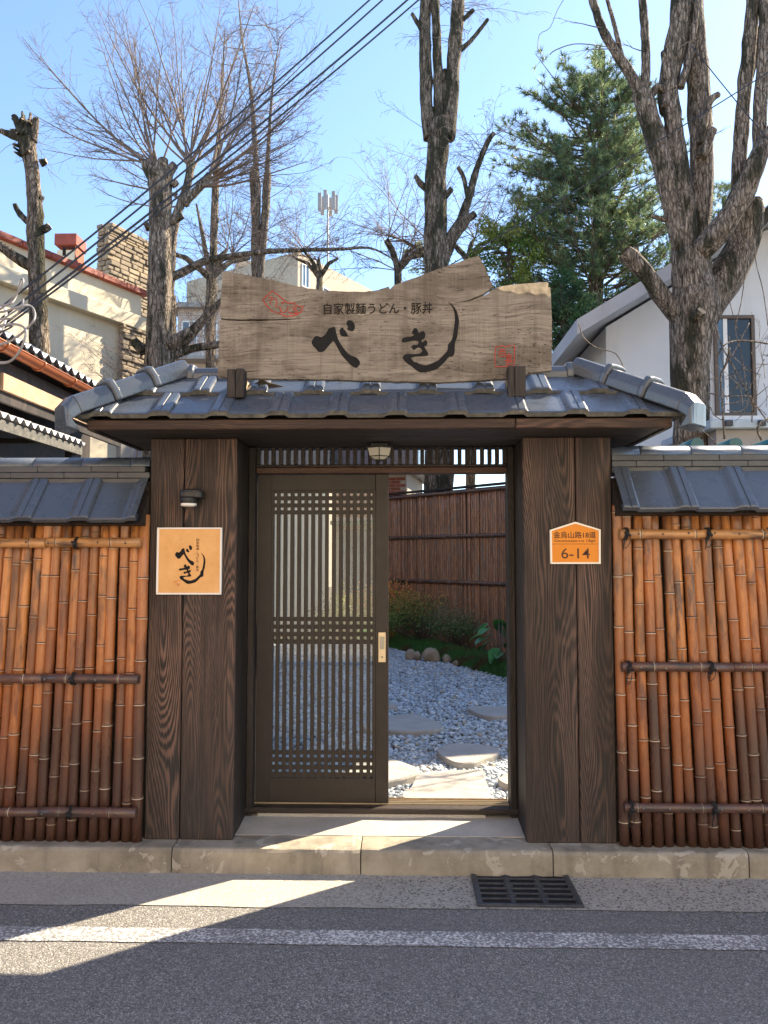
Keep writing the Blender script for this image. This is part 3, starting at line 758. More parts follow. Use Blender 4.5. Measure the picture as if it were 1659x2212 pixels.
# lump of old mortar between the courses
g = MB(); c0 = at((150 + 1540 / 1.7463) / 1.82278, (1350 + 300 / 1.7463) / 1.82278, EY + .24)
pts = [c0 + Vector((x, 0, z)) for x, z in ((-.10, -.005), (-.05, .004), (-.02, .012), (0, .03), (.03, .014), (.07, .004), (.12, -.004))]
g.tube(pts, [.006, .011, .014, .018, .013, .01, .005], 8, rough=.6, seed=3); g.build('mortar_lump', M['soil'], ROOF)

# ------------------------------------------------------------------ fences left and right of the gate
def cane_mesh(name, L, r, nodes, seg=14, bend=0.0, seed=0, mat=None):
    rows = [(0.0, r, 0)]
    for z in sorted(nodes):
        rows += [(z - .022, r * .985, 0), (z - .008, r * 1.015, 0.0), (z - .0045, r * 1.05, .1), (z - .0032, r * 1.075, 1), (z + .0016, r * 1.055, 1), (z + .0024, r * 1.0, -1), (z + .0062, r * .985, -1), (z + .0072, r * 1.03, .85), (z + .013, r * 1.0, .2), (z + .03, r * .975, 0)]
    rows.append((L, r * .95, 0)); rows = [q for q in rows if 0 <= q[0] <= L]
    vs = []; ring = []
    for z, rr, rg in rows:
        bx = bend * math.sin(math.pi * z / L) + .003 * noise.noise((z * 2.2, seed, 1))
        for k in range(seg):
            g = 2 * math.pi * k / seg; vs.append((bx + rr * math.cos(g), rr * math.sin(g), z)); ring.append(rg)
    n = len(rows); fs = [(i * seg + k, i * seg + (k + 1) % seg, (i + 1) * seg + (k + 1) % seg, (i + 1) * seg + k) for i in range(n - 1) for k in range(seg)]
    fs += [tuple(reversed(range(seg))), tuple((n - 1) * seg + k for k in range(seg))]
    me = bpy.data.meshes.new(name); me.from_pydata(vs, [], fs); me.polygons.foreach_set('use_smooth', [True] * (len(fs) - 2) + [False] * 2)
    a = me.attributes.new('ring', 'FLOAT', 'POINT'); a.data.foreach_set('value', ring)
    me.update(); me.materials.append(mat); return me
def node_list(L, first, lo, hi):
    z = first; out = []
    while z < L - .02: out.append(z); z += random.uniform(lo, hi)
    return out
def knot(parent, c, r, loops=True, s=1):
    g = MB(); c = Vector(c)
    for dx in (-.006, .004):
        pts = [c + Vector((dx + .004 * math.sin(a * 2), -(r + .004) * math.cos(a) , (r + .004) * math.sin(a))) for a in np.linspace(-1.9, 1.9, 13)]
        g.tube(pts, .0045, 6)
    g.tube([c + Vector((-.016, -r - .007, .006)), c + Vector((0, -r - .013, -.002)), c + Vector((.015, -r - .007, -.01))], [.006, .0095, .006], 7, rough=.3)
    if loops:
        a = c + Vector((0, -r - .009, -.006)); h = random.uniform(.055, .085); w = s * random.uniform(.012, .022)
        pts = [a + Vector((w * math.sin(t) * 1.0 + w * .4 * (1 - math.cos(t)), -.004 * math.sin(t / 2), -h * (1 - math.cos(t)) / 2)) for t in np.linspace(0, 2 * math.pi, 15)]
        g.tube(pts, .0022, 5)
        g.tube([a, a + Vector((.012 * s, -.004, -.02)), a + Vector((.02 * s, -.001, -h * .7)), a + Vector((.024 * s, .002, -h * 1.15))], [.0035, .003, .0026, .002], 5)
    g.build('tie_cord', M['cord'], parent)
half_cap = None
def fence(sx, label):
    xin = xl0 - .006 if sx < 0 else xr0 + .006; xout = sx * 4.3
    FN = thing('bamboo_fence', ((xin + xout) / 2, .2, KZ), label, 'fence', 'street fences beside the gate')
    b0, b1 = min(xin, xout), max(xin, xout)
    MB().box((b0, .148, KZ + .002), (b1, .29, 2.08)).build('backing_wall', M['dark'], FN)
    fy = .1
    zl = (lambda px, py, Y=.04: at(px, py, Y).z)
    if sx < 0: ztb, rails, ztt = zl(160, 1130), [zl(160, 1173), zl(160, 1466), zl(160, 1755)], zl(160, 1045, .14)
    else: ztb, rails, ztt = zl(1490, 1108), [zl(1490, 1153), zl(1490, 1442), zl(1490, 1746)], zl(1490, 1020, .14)
    ztop = ztb + .05
    sp = .0585; n = 49
    for i in range(n):
        r = random.uniform(.0262, .0305); L = ztop - KZ - .004
        xb = xin + sx * (.030 + sp * i + .004 * random.uniform(-1, 1))
        lean = -sx * (.006 + .0019 * min(i, 22) + random.uniform(-.003, .003)) * 1.0
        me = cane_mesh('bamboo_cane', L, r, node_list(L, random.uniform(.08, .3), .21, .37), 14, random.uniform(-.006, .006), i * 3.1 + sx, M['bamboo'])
        o = inst('bamboo_cane', me, FN, (xb, fy + random.uniform(-.004, .006), KZ + .002))
        o.rotation_mode = 'XYZ'; o.rotation_euler = (0, math.atan(lean), random.uniform(0, .5)) if True else None
        o.rotation_euler = (0, lean * 1.6, 0)
    # rails: cane lengths laid across, lashed and nailed
    for k, z in enumerate(rails):
        mt = M['bamboo_rail'] if k == 0 else M['bamboo_rail_dark']
        segs = [.78, .95, .9] if sx < 0 else [1.4, 1.1]
        segs = [.52, 1.3, 1.2] if sx < 0 else [.58 if k == 1 else 1.45, 1.3, 1.2]
        x = xin + sx * .012
        for q, Ls in enumerate(segs):
            Ls = min(Ls, abs(xout - x))
            r = random.uniform(.024, .0275)
            me = cane_mesh('bamboo_rail', Ls, r, node_list(Ls, random.uniform(.05, .2), .24, .36), 14, 0, k * 5 + q, mt)
            o = inst('bamboo_rail', me, FN, (x, fy - .055, z + random.uniform(-.003, .003)))
            o.rotation_mode = 'XYZ'; o.rotation_euler = (0, sx * R(90) + sx * R(random.uniform(-.25, .25)), 0)
            x += sx * (Ls + .002)
        xk = ([xat(166, 1170, .04), xat(20, 1170, .04) - .35] if sx < 0 else [xat(1352, 1150, .04), xat(1528, 1150, .04), xat(1664, 1150, .04)])
        for x in xk: knot(FN, (x, fy - .055, z), .027, sx > 0, -1 if random.random() < .5 else 1)
        nl = MB().lathe([(.0055, 0), (.005, .003), (.002, .005)], 8).mesh('nail'); nl.materials.append(M['steel'] if k else M['iron'])
        for i in range(6):
            inst('nail', nl, FN, (xin + sx * (.10 + .135 * i + random.uniform(-.01, .01)), fy - .055 - .0255, z + random.uniform(-.004, .004)), Matrix.Rotation(R(90), 3, 'X'))
    # tiled coping: sloping tiles, three courses of flat tiles, rounded ridge
    yb, yt = -.045, .135
    ay = Vector((0, yt - yb, ztt - ztb - .02)).normalized(); ln = Vector((0, yt - yb, ztt - ztb - .02)).length
    if sx < 0: sm = xat(193, 1125, yb); side_pl = [((xin - .006, 0, 0), (1, 0, 0))]
    else: sm = xat(1378, 1100, yb); side_pl = [((xin + .004, 0, 0), (-1, 0, 0))]
    o = Vector((b0 - .4, yb, ztb - .004)); ofs = (sm - o.x) % TW - TW
    slope_tiles(FN, o, Vector((1, 0, 0)), ay, b1 - b0 + .5, 1, .3, (ofs,), side_pl + [((0, yt + .03, 0), (0, 1, 0)), ((b0 if sx < 0 else b1, 0, 0), (sx, 0, 0))], nm_=nose_dark)
    MB().add([(b0, yb + .02, ztb - .008), (b1, yb + .02, ztb - .008), (b1, yt + .02, ztt - .03), (b0, yt + .02, ztt - .03), (b0, yt + .02, ztb - .02), (b1, yt + .02, ztb - .02)], [(0, 1, 2, 3), (0, 4, 5, 1), (0, 3, 4), (1, 5, 2), (2, 5, 4, 3)]).build('coping_bed', M['dark'], FN)
    cw = b1 - b0
    zc0 = ztt - .005; hgt = .0335
    for r_ in range(3):
        x = b0 - (.17 if r_ == 1 else .02); z0 = zc0 + r_ * hgt; yf = .118 - .004 * (r_ % 2)
        while x < b1:
            w = .302; a, b = max(x, b0), min(x + w - .002, b1)
            if b - a > .03:
                MB().box((a, yf + random.uniform(-.002, .002), z0 + .001), (b, .33, z0 + hgt - .0015), .0025).build('course_tile', M['noshi'], FN, org=(a, yf, z0))
            x += w
    zr = zc0 + 3 * hgt; x = b0 - .12; rr = .068
    while x < b1:
        w = .276; a, b = max(x, b0), min(x + w - .0015, b1)
        if b - a > .03:
            prof = [(-rr * 1.0, 0)] + [(-rr * math.cos(t), .008 + .052 * math.sin(t)) for t in np.linspace(.0, math.pi, 11)] + [(rr, 0)]
            vs = [(xx, .215 + y * 1.35, zr + z) for xx in (a, a + .012, b) for y, z in [(q[0] * (1.0 if xx != a + .012 else 1.0), q[1]) for q in prof]]
            n_ = len(prof); fs = [(j * n_ + i, j * n_ + i + 1, (j + 1) * n_ + i + 1, (j + 1) * n_ + i) for j in range(2) for i in range(n_ - 1)] + [tuple(range(n_)), tuple(2 * n_ + i for i in range(n_))]
            g = MB(); g.add(vs, fs, True); g.sm[-1] = g.sm[-2] = False; g.build('ridge_tile', M['tile'], FN, org=(a, .2, zr))
        x += w
    return FN
fence(-1, 'smoked bamboo fence with tiled coping left of the gate, beside the square sign')
fence(1, 'smoked bamboo fence with tiled coping right of the gate, beside the house number')
# ------------------------------------------------------------------ lettering helpers
def catmull(p, sub=3, closed=True):
    out = []; n = len(p)
    for i in range(n if closed else n - 1):
        p0, p1, p2, p3 = (Vector(p[(i + k) % n] if closed else p[min(max(i + k, 0), n - 1)]) for k in (-1, 0, 1, 2))
        for s in range(sub):
            t = s / sub; out.append(tuple(.5 * ((2 * p1) + (p2 - p0) * t + (2 * p0 - 5 * p1 + 4 * p2 - p3) * t * t + (3 * p1 - p0 - 3 * p2 + p3) * t ** 3)))
    if not closed: out.append(tuple(p[-1]))
    return out
def on_plane(Y, cv=None):
    def fn(u, v, w):
        p = at(*(cv(u, v) if cv else (u, v)), Y); return Vector((p.x, Y + w, p.z))
    return fn
def glyph(name, poly, fn, th, mat, parent, sub=3):
    return MB().prism(catmull(poly, sub), fn, th).build(name, mat, parent)
def strokes(name, lines, fn, r, mat, parent):
    g = MB()
    for ln in lines:
        pts = [fn(x, y, 0) for x, y in ln]
        if len(pts) == 2: pts = [pts[0], (pts[0] + pts[1]) / 2, pts[1]]
        g.tube(pts, r, 6)
    return g.build(name, mat, parent)
def text_obj(body, box, Y, th, mat, parent, name='lettering', bold=0.0, vertical=False):
    """body set into the rectangle box = (x0, z0, x1, z1) on the plane Y, facing -Y"""
    g = MB(); chars = body if vertical else None
    def one(txt, bx):
        cu = bpy.data.curves.new('t', 'FONT'); cu.body = txt; cu.size = 1; cu.extrude = .5; cu.offset = bold; cu.resolution_u = 4
        ob = bpy.data.objects.new('t', cu); COL.objects.link(ob); bpy.context.view_layer.update()
        me = bpy.data.meshes.new_from_object(ob.evaluated_get(bpy.context.evaluated_depsgraph_get()))
        v = np.array([q.co[:] for q in me.vertices]); fs = [tuple(p.vertices) for p in me.polygons]
        bpy.data.objects.remove(ob); bpy.data.curves.remove(cu); bpy.data.meshes.remove(me)
        if not len(v): return
        mn, mx = v.min(0), v.max(0); sx = (bx[2] - bx[0]) / (mx[0] - mn[0]); sz = (bx[3] - bx[1]) / (mx[1] - mn[1])
        g.add([(bx[0] + (q[0] - mn[0]) * sx, Y + (.5 - q[2]) * th, bx[1] + (q[1] - mn[1]) * sz) for q in v], fs)
    if vertical:
        n = len(body); h = (box[3] - box[1]) / n
        for i, c in enumerate(body):
            z1 = box[3] - i * h
            if c == '・': one(c, ((box[0] + box[2]) / 2 - h * .1, z1 - h * .62, (box[0] + box[2]) / 2 + h * .1, z1 - h * .38))
            else: one(c, (box[0], z1 - h * .9, box[2], z1 - h * .05))
    else: one(body, box)
    return g.build(name, mat, parent)
def pbox(cv, x0, y0, x1, y1, Y):
    a = at(*cv(x0, y1), Y); b = at(*cv(x1, y0), Y); return (a.x, a.z, b.x, b.z)

# ------------------------------------------------------------------ weathered name board on the roof
cA, cB, c4 = crop(850, 1000, 2.37), crop(1450, 1000, 2.212), crop(800, 1000, 1.1441)
SY = -.02; ST = .045
BE = [(893,820),(925,770),(950,765),(985,775),(1025,745),(1050,700),(1075,688),(1110,683),(1125,745),(1150,815),(1200,890),(1255,945),(1310,965),(1345,1010),(1335,1040),(1310,1062),(1270,1045),(1230,1005),(1180,950),(1140,885),(1100,815),(1075,830),(1045,865),(1020,895),(1000,910),(960,912),(930,880),(905,855)]
BE1 = [(1153,720),(1165,695),(1185,685),(1195,705),(1215,725),(1232,765),(1205,770),(1175,765),(1160,750)]
BE2 = [(1218,650),(1230,622),(1260,620),(1285,640),(1298,680),(1280,718),(1250,715),(1225,700),(1235,680)]
KI = [(380,690),(395,655),(415,646),(430,660),(440,690),(460,675),(485,672),(497,700),(490,735),(465,750),(470,768),(500,752),(515,770),(505,800),(490,800),(500,830),(520,860),(520,880),(495,888),(440,890),(395,895),(375,905),(378,915),(400,940),(430,945),(440,955),(480,965),(510,968),(545,955),(570,945),(610,925),(650,885),(690,840),(695,790),(720,760),(735,720),(750,620),(755,560),(745,490),(720,445),(695,418),(715,430),(750,465),(775,510),(790,590),(782,650),(775,720),(755,780),(750,870),(725,895),(705,895),(660,945),(600,1000),(540,1020),(470,1032),(430,1020),(380,980),(330,945),(300,905),(315,880),(340,870),(420,872),(455,862),(470,845),(455,820),(430,815),(400,835),(382,822),(380,800),(400,790),(425,790),(440,770),(425,755),(390,755),(340,765),(305,770),(290,755),(300,735),(320,725),(360,722),(400,705)]
out4 = [(90,80),(160,88),(240,105),(320,118),(400,140),(480,155),(560,165),(640,170),(720,170),(790,162),(835,146),(842,158),(860,140),(940,112),(1040,75),(1140,40),(1210,15),(1240,8),(1265,50),(1290,110),(1308,145),
        (1262,180),(1195,207),(1120,224),(1198,212),(1264,190),(1306,160),(1330,148),(1390,138),(1470,131),(1552,125),(1555,148),(1565,150),(1568,220),(1572,350),(1570,525),(1500,530),(1430,545),(1390,560),(1300,565),(1180,572),(1060,578),(950,575),(850,573),(700,570),(550,565),(400,563),(250,560),(110,560),(65,545),(70,430),(75,298),
        (150,302),(260,302),(365,298),(455,291),(365,292),(260,293),(150,294),(76,288),(80,190)]
dense = []
for i, a in enumerate(out4):
    b = out4[(i + 1) % len(out4)]; L = math.dist(a, b); k = max(1, int(L / 14))
    for s in range(k):
        x = a[0] + (b[0] - a[0]) * s / k; y = a[1] + (b[1] - a[1]) * s / k
        dense.append((x + 2.2 * noise.noise((x * .06, y * .06, 3)), y + 2.6 * noise.noise((x * .05, y * .05, 8))))
nb = at(829, 815, SY)
BOARD = thing('name_board', (nb.x, SY, nb.z), 'weathered grey plank signboard with black brush lettering standing on the gate roof', 'signboard')
MB().prism(dense, on_plane(SY, c4), ST).build('plank', M['sign'], BOARD)
MB().prism(catmull([(1330, 150), (1390, 139), (1470, 132), (1550, 127), (1553, 149), (1562, 152), (1564, 196), (1535, 178), (1500, 186), (1465, 172), (1425, 180), (1385, 168), (1350, 166)], 3), on_plane(SY - .0012, c4), .003).build('torn_edge', M['torn'], BOARD)
MB().prism([(1475, 134), (1551, 126), (1553, 141), (1480, 147)], on_plane(SY + .004, c4), .03).build('bark_edge', M['twig_dark'], BOARD)
fA, fB = on_plane(SY - .0025, cA), on_plane(SY - .0025, cB)
for p in (BE, BE1, BE2): glyph('brush_letter', p, fA, .004, M['ink'], BOARD)
glyph('brush_letter', KI, fB, .004, M['ink'], BOARD)
text_obj('自家製麺うどん・豚丼', pbox(c4, 543, 218, 1033, 273, SY), SY - .003, .004, M['ink'], BOARD, bold=.004)
leaf = [[(440,425),(470,395),(525,345),(580,385),(610,410),(625,420),(660,455),(720,460),(745,460),(740,478),(780,490),(818,488),(800,530),(770,560),(720,578),(665,580),(650,590),(645,578),(600,560),(550,540),(530,540),(510,520),(470,480),(440,425)],
        [(490,410),(510,400),(525,410)], [(505,430),(510,470)], [(510,430),(540,415),(565,425),(570,455),(555,500)], [(620,445),(625,465)], [(607,458),(637,453)], [(580,495),(610,505),(603,540)], [(603,540),(640,547),(670,520),(675,490)],
        [(705,490),(750,500),(720,525)], [(720,525),(765,525),(735,555),(700,557),(675,540)], [(735,555),(770,552)]]
strokes('red_emblem', leaf, on_plane(SY - .001, cA), .0028, M['red'], BOARD)
seal = [[(1110,808),(1180,800),(1200,812),(1225,800),(1275,797),(1270,960),(1265,975),(1105,985),(1103,900),(1110,808)],
        [(1140,833),(1192,833)], [(1166,833),(1161,850)], [(1140,850),(1192,850),(1190,892),(1140,892),(1140,850)], [(1140,871),(1190,871)],
        [(1195,880),(1252,880)], [(1222,866),(1222,892)], [(1205,893),(1246,893)], [(1205,904),(1246,904),(1242,920),(1205,920),(1205,904)], [(1190,930),(1257,930)], [(1205,941),(1246,941),(1243,962),(1205,962),(1205,941)]]
strokes('red_seal', seal, on_plane(SY - .001, cB), .0024, M['red'], BOARD)
for (xa, xb, ya, yb, gap) in ((490, 527, 795, 851, 508), (1098, 1136, 790, 849, 1112)):
    Yb = SY - .075
    x0, x1, xm = xat(xa, 820, Yb), xat(xb, 820, Yb), xat(gap, 820, Yb); z1, z0 = at(xa, ya, Yb).z, at(xa, yb, Yb).z
    for a, b in ((x0, xm - .001), (xm + .001, x1)):
        zz = z1 - random.uniform(0, .006)
        MB().box((a, Yb, z0 - .02), (b, SY - .004, zz), .004).build('support_block', M['dark'], BOARD, org=(a, Yb, z0))
        MB().box((a + .004, SY - .03, z0 + .02), (b - .004, SY + .12, nb.z - .006), .003).build('support_bearer', M['cutwood'], BOARD, org=(a, Yb, z0))

# ------------------------------------------------------------------ square sign on the left post
cS = crop(580, 2040, 4.88); YS = PY - .022
bx = pbox(cS, 163, 180, 1432, 1470, YS); ib = pbox(cS, 203, 212, 1398, 1436, YS)
SQ = thing('square_sign', ((bx[0] + bx[2]) / 2, PY, bx[1]), 'square tan sign in a white frame with black brush lettering on the left post', 'sign')
MB().box((ib[0] - .004, YS + .006, ib[1] - .004), (ib[2] + .004, PY - .001, ib[3] + .004)).build('panel', M['tanpanel'], SQ)
for lo, hi in (((bx[0], bx[1]), (bx[2], ib[1])), ((bx[0], ib[3]), (bx[2], bx[3])), ((bx[0], ib[1] + .0005), (ib[0], ib[3] - .0005)), ((ib[2], ib[1] + .0005), (bx[2], ib[3] - .0005))):
    MB().box((lo[0], YS, lo[1]), (hi[0], PY - .0015, hi[1]), .002).build('frame_strip', M['white'], SQ)
YP = YS + .006
def remap(p, a, b): return [(b[0] + (x - a[0]) * (b[2] - b[0]) / (a[2] - a[0]), b[1] + (y - a[1]) * (b[3] - b[1]) / (a[3] - a[1])) for x, y in p]
fS = on_plane(YP - .0014, cS)
for p in (BE, BE1, BE2): glyph('brush_letter', remap(p, (893, 620, 1345, 1062), (532, 525, 900, 912)), fS, .002, M['ink'], SQ, 2)
glyph('brush_letter', remap(KI, (290, 418, 790, 1032), (605, 665, 1118, 1265)), fS, .002, M['ink'], SQ, 2)
text_obj('自家製麺・うどん・豚丼', pbox(cS, 935, 390, 998, 1030, YP), YP - .0014, .002, M['brown_ink'], SQ, vertical=True)
sq = [[(515, 1205), (625, 1198), (628, 1305), (515, 1308), (515, 1205)], [(540, 1225), (575, 1215)], [(550, 1225), (545, 1250), (580, 1248)], [(560, 1275), (610, 1270)], [(570, 1262), (600, 1262), (600, 1290), (572, 1290), (570, 1262)]]
strokes('red_seal', sq, on_plane(YP - .0004, cS), .0011, M['seal'], SQ)

# ------------------------------------------------------------------ house number plate on the right post
cN = crop(2130, 2030, 6.144); YN = PY - .020
NP = thing('house_number_plate', (xat(1244, 1217, PY), PY, at(1244, 1217, PY).z), 'orange five-sided address plate with cream edge and house number on the right post', 'sign')
ou = [(218, 350), (836, 150), (1446, 338), (1448, 1168), (232, 1170)]; inn = [(262, 373), (836, 196), (1399, 360), (1400, 1128), (275, 1131)]
MB().prism(inn, on_plane(YN + .004, cN), .014).build('panel', M['orange'], NP)
fo = on_plane(YN, cN)
for i in range(5):
    j = (i + 1) % 5; sh = .02
    a, b, c, d = ou[i], ou[j], inn[j], inn[i]
    MB().prism([a, b, c, d], fo, .0185).build('edge_strip', M['cream_edge'], NP)
YT = YN + .004
text_obj('金烏山路18道', pbox(cN, 300, 385, 1325, 548, YT), YT - .0012, .002, M['brown_ink'], NP, bold=.01)
text_obj('Geumosan-ro 18gil', pbox(cN, 325, 578, 1310, 655, YT), YT - .0012, .002, M['brown_ink'], NP)
text_obj('6-14', pbox(cN, 495, 790, 1180, 1040, YT), YT - .0012, .002, M['brown_ink'], NP, bold=.004)
MB().box((at(*cN(268, 688), YT).x, YT - .001, at(*cN(268, 692), YT).z), (at(*cN(1400, 688), YT).x, YT + .001, at(*cN(268, 684), YT).z)).build('dividing_line', M['brown_ink'], NP)

# ------------------------------------------------------------------ lamps
a = at(389, 1093, PY - .08); b = at(443, 1055, PY - .02); zl = at(410, 1056, PY - .05).z
xm = (a.x + b.x) / 2
WLP = thing('wall_lamp', (xm, PY, a.z), 'black hooded wall lamp with white lens above the square sign', 'lamp')
g = MB(); prof = []
nn = 14
for k, (s, dz, dy) in enumerate(((.90, 0, 0), (1.0, .006, 0), (1.0, .030, 0), (.92, .044, 0), (.62, .050, 0))):
    for i in range(nn):
        t = 2 * math.pi * i / nn; cx_, sy_ = math.cos(t), math.sin(t)
        ex = math.copysign(abs(cx_) ** .55, cx_) * .064 * s; ey = math.copysign(abs(sy_) ** .55, sy_) * .052 * s
        prof.append((xm + ex + (.008 if k < 1 else 0), PY - .054 + ey, zl - .052 + dz))
g.add(prof, [(k * nn + i, k * nn + (i + 1) % nn, (k + 1) * nn + (i + 1) % nn, (k + 1) * nn + i) for k in range(4) for i in range(nn)] + [tuple(reversed(range(nn))), tuple(4 * nn + i for i in range(nn))], False)
soft(g.build('housing', M['black'], WLP), .004)
xc = at(407, 1090, PY - .06).x
MB().lathe([(.043, 0), (.046, .004), (.046, .02), (.05, .03)], 24, (xc, PY - .056, zl - .081)).build('collar', M['black'], WLP)
MB().lathe([(.030, 0), (.041, .004), (.043, .012), (.043, .018)], 24, (xc, PY - .056, zl - .097)).build('lens', M['white'], WLP)
lt = at(820, 944, .36); lb = at(820, 980, .36); hh = .085
LN = thing('ceiling_lantern', (lt.x, .36, ZT - hh), 'small faceted lantern with frosted panes under the gate eave', 'lantern')
zc_ = ZT - .002
MB().box((lt.x - .05, .31, zc_ - .018), (lt.x + .05, .41, zc_), .003).build('ceiling_plate', M['black'], LN)
def hexring(r, z, n=6): return [Vector((lt.x + r * math.cos(math.pi * 2 * (k + .5) / n + math.pi / 6 * 0), .36 + r * math.sin(math.pi * 2 * (k + .5) / n), z)) for k in range(n)]
MB().add(hexring(.088, zc_ - .0185) + hexring(.088, zc_ - .028), [(k, (k + 1) % 6, 6 + (k + 1) % 6, 6 + k) for k in range(6)] + [tuple(range(6)), tuple(range(6, 12))]).build('cap', M['black'], LN)
r1, r2, r3 = hexring(.08, zc_ - .0285), hexring(.066, zc_ - .075), hexring(.028, zc_ - .094)
for k in range(6):
    j = (k + 1) % 6
    MB().add([r1[k], r1[j], r2[j], r2[k]], [(0, 1, 2, 3)]).build('pane', M['frost'], LN)
    MB().add([r2[k], r2[j], r3[j], r3[k]], [(0, 1, 2, 3)]).build('lower_pane', M['frost'], LN)
    MB().tube([r1[k], r2[k], r3[k]], .003, 5).build('frame_bar', M['black'], LN)
MB().tube(r2 + [r2[0]], .003, 5).build('frame_hoop', M['black'], LN)
MB().lathe([(.004, 0), (.010, .004), (.030, .008), (.030, .012)], 12, (lt.x, .36, zc_ - .104)).build('finial', M['black'], LN)
# ------------------------------------------------------------------ garden behind the gate
GZ = .105
sheet('garden_bed', -6, 5, .601, 14, GZ - .01, M['soil'])
e0, e1 = atz(842, 1399, GZ + .02), atz(1095, 1466, GZ + .02)
def edge_y(x):
    t = (x - e0.x) / (e1.x - e0.x); t = max(-.6, min(1.25, t)); return e0.y + (e1.y - e0.y) * t
def ico(level):
    bm = bmesh.new(); bmesh.ops.create_icosphere(bm, subdivisions=level, radius=1); v = np.array([x.co[:] for x in bm.verts]); f = np.array([[q.index for q in p.verts] for p in bm.faces]); bm.free(); return v, f
def pebbles(name, y0, y1, sp, level, parent=None):
    bv, bf = ico(level); P = []
    ys = np.arange(y0, y1, sp * .9)
    for y in ys:
        xa, xb = .134 - .235 * (y + 4.1), .134 + .20 * (y + 4.1)
        xs = np.arange(xa, xb, sp) + rng.uniform(0, sp)
        for x in xs:
            yy = y + rng.uniform(-.4, .4) * sp
            if yy > edge_y(x) + rng.uniform(-.03, .12): continue
            P.append((x + rng.uniform(-.4, .4) * sp, yy))
    P = np.array(P); n = len(P)
    a = rng.uniform(.017, .031, n); b = a * rng.uniform(.6, .85, n); c = a * rng.uniform(.42, .62, n)
    a *= sp / .034; b *= sp / .034; c *= sp / .034
    th = rng.uniform(0, 6.28, n); tl = rng.normal(0, .22, n); z = GZ + c * rng.uniform(.3, 1.5, n)
    V = bv[None] * np.stack([a, b, c], 1)[:, None, :]
    V += V * (.10 * rng.normal(0, 1, (n, len(bv), 1)))
    ct, st = np.cos(tl)[:, None], np.sin(tl)[:, None]; x, y_, z_ = V[..., 0], V[..., 1], V[..., 2]; x, z_ = x * ct - z_ * st, x * st + z_ * ct
    ct, st = np.cos(th)[:, None], np.sin(th)[:, None]; x, y_ = x * ct - y_ * st, x * st + y_ * ct
    V = np.stack([x + P[:, 0:1], y_ + P[:, 1:2], z_ + z[:, None]], -1).reshape(-1, 3)
    Fc = (bf[None] + (np.arange(n) * len(bv))[:, None, None]).reshape(-1, 3)
    k = rng.uniform(0, 1, n); g = .34 + .26 * k; col = np.stack([g * .88, g * .99, g * 1.08], 1)
    w = rng.uniform(0, 1, n); col[w > .95] = (.42, .36, .27); col[w < .08] *= .6; col[(w > .88) & (w < .95)] = (.66, .66, .65)
    return V, Fc, np.repeat(col, len(bv), 0)
V1, F1, C1 = pebbles('g', .60, 2.1, .027, 2); V2, F2, C2 = pebbles('g', 2.1, 9.6, .036, 1)
kind(raw('gravel', np.vstack([V1, V2]), np.vstack([F1, F2 + len(V1)]), M['pebble'], cols=np.vstack([C1, C2]), smooth=True), 'stuff')
c8 = crop(1480, 2300, 2.458)
stones = [([(400,1850),(540,1812),(1010,1795),(1045,1850),(1060,2085),(290,2078),(340,1960)], 'large flat stepping stone in sunlight just inside the open doorway'),
 ([(590,1600),(700,1548),(900,1540),(1120,1560),(1200,1620),(1010,1700),(900,1725),(760,1720),(650,1665)], 'lens-shaped stepping stone second from the doorway'),
 ([(-200,1720),(0,1680),(150,1688),(290,1730),(430,1800),(300,1868),(130,1902),(-100,1960),(-260,1850)], 'half-sunlit stepping stone partly hidden behind the sliding door'),
 ([(-120,1340),(100,1285),(320,1255),(560,1310),(660,1375),(560,1408),(300,1420),(100,1412),(-80,1400)], 'shaded oval stepping stone midway across the gravel on the left'),
 ([(880,1188),(1000,1180),(1280,1184),(1420,1200),(1440,1240),(1280,1268),(1080,1272),(960,1240)], 'shaded stepping stone beside the right door jamb midway across the gravel'),
 ([(0,1150),(110,1138),(205,1158),(150,1182),(20,1185)], 'farthest small stepping stone peeping out beside the door edge'),
 ([(1188,1885),(1240,1842),(1320,1820),(1460,1830),(1500,1900),(1420,1960),(1250,1930)], 'sunlit stepping stone cut off by the right door jamb')]
for poly, lab in stones:
    pts = [atz(*c8(x, y), GZ + .062) for x, y in poly]; p2 = catmull([(p.x, p.y) for p in pts], 4)
    ctr = Vector((sum(p[0] for p in p2) / len(p2), sum(p[1] for p in p2) / len(p2)))
    p2 = [(x + .008 * noise.noise((x * 14, y * 14, 2)), y + .008 * noise.noise((x * 14, y * 14, 9))) for x, y in p2]
    g = MB(); n = len(p2); top = [(x, y, GZ + .062 + .003 * noise.noise((x * 6, y * 6, 0))) for x, y in [((x - ctr.x) * .975 + ctr.x, (y - ctr.y) * .975 + ctr.y) for x, y in p2]]
    mid = [(x, y, GZ + .05) for x, y in p2]; bot = [(x, y, GZ - .02) for x, y in p2]
    vs = top + mid + bot + [(ctr.x, ctr.y, GZ + .063)]
    fs = [(i, (i + 1) % n, 3 * n) for i in range(n)] + [(i, n + i, n + (i + 1) % n, (i + 1) % n) for i in range(n)] + [(n + i, 2 * n + i, 2 * n + (i + 1) % n, n + (i + 1) % n) for i in range(n)]
    tag(g.add(vs, fs).build('stepping_stone', M['slab'], org=(ctr.x, ctr.y, GZ)), lab, 'stepping stone', 'stepping stones across the gravel')

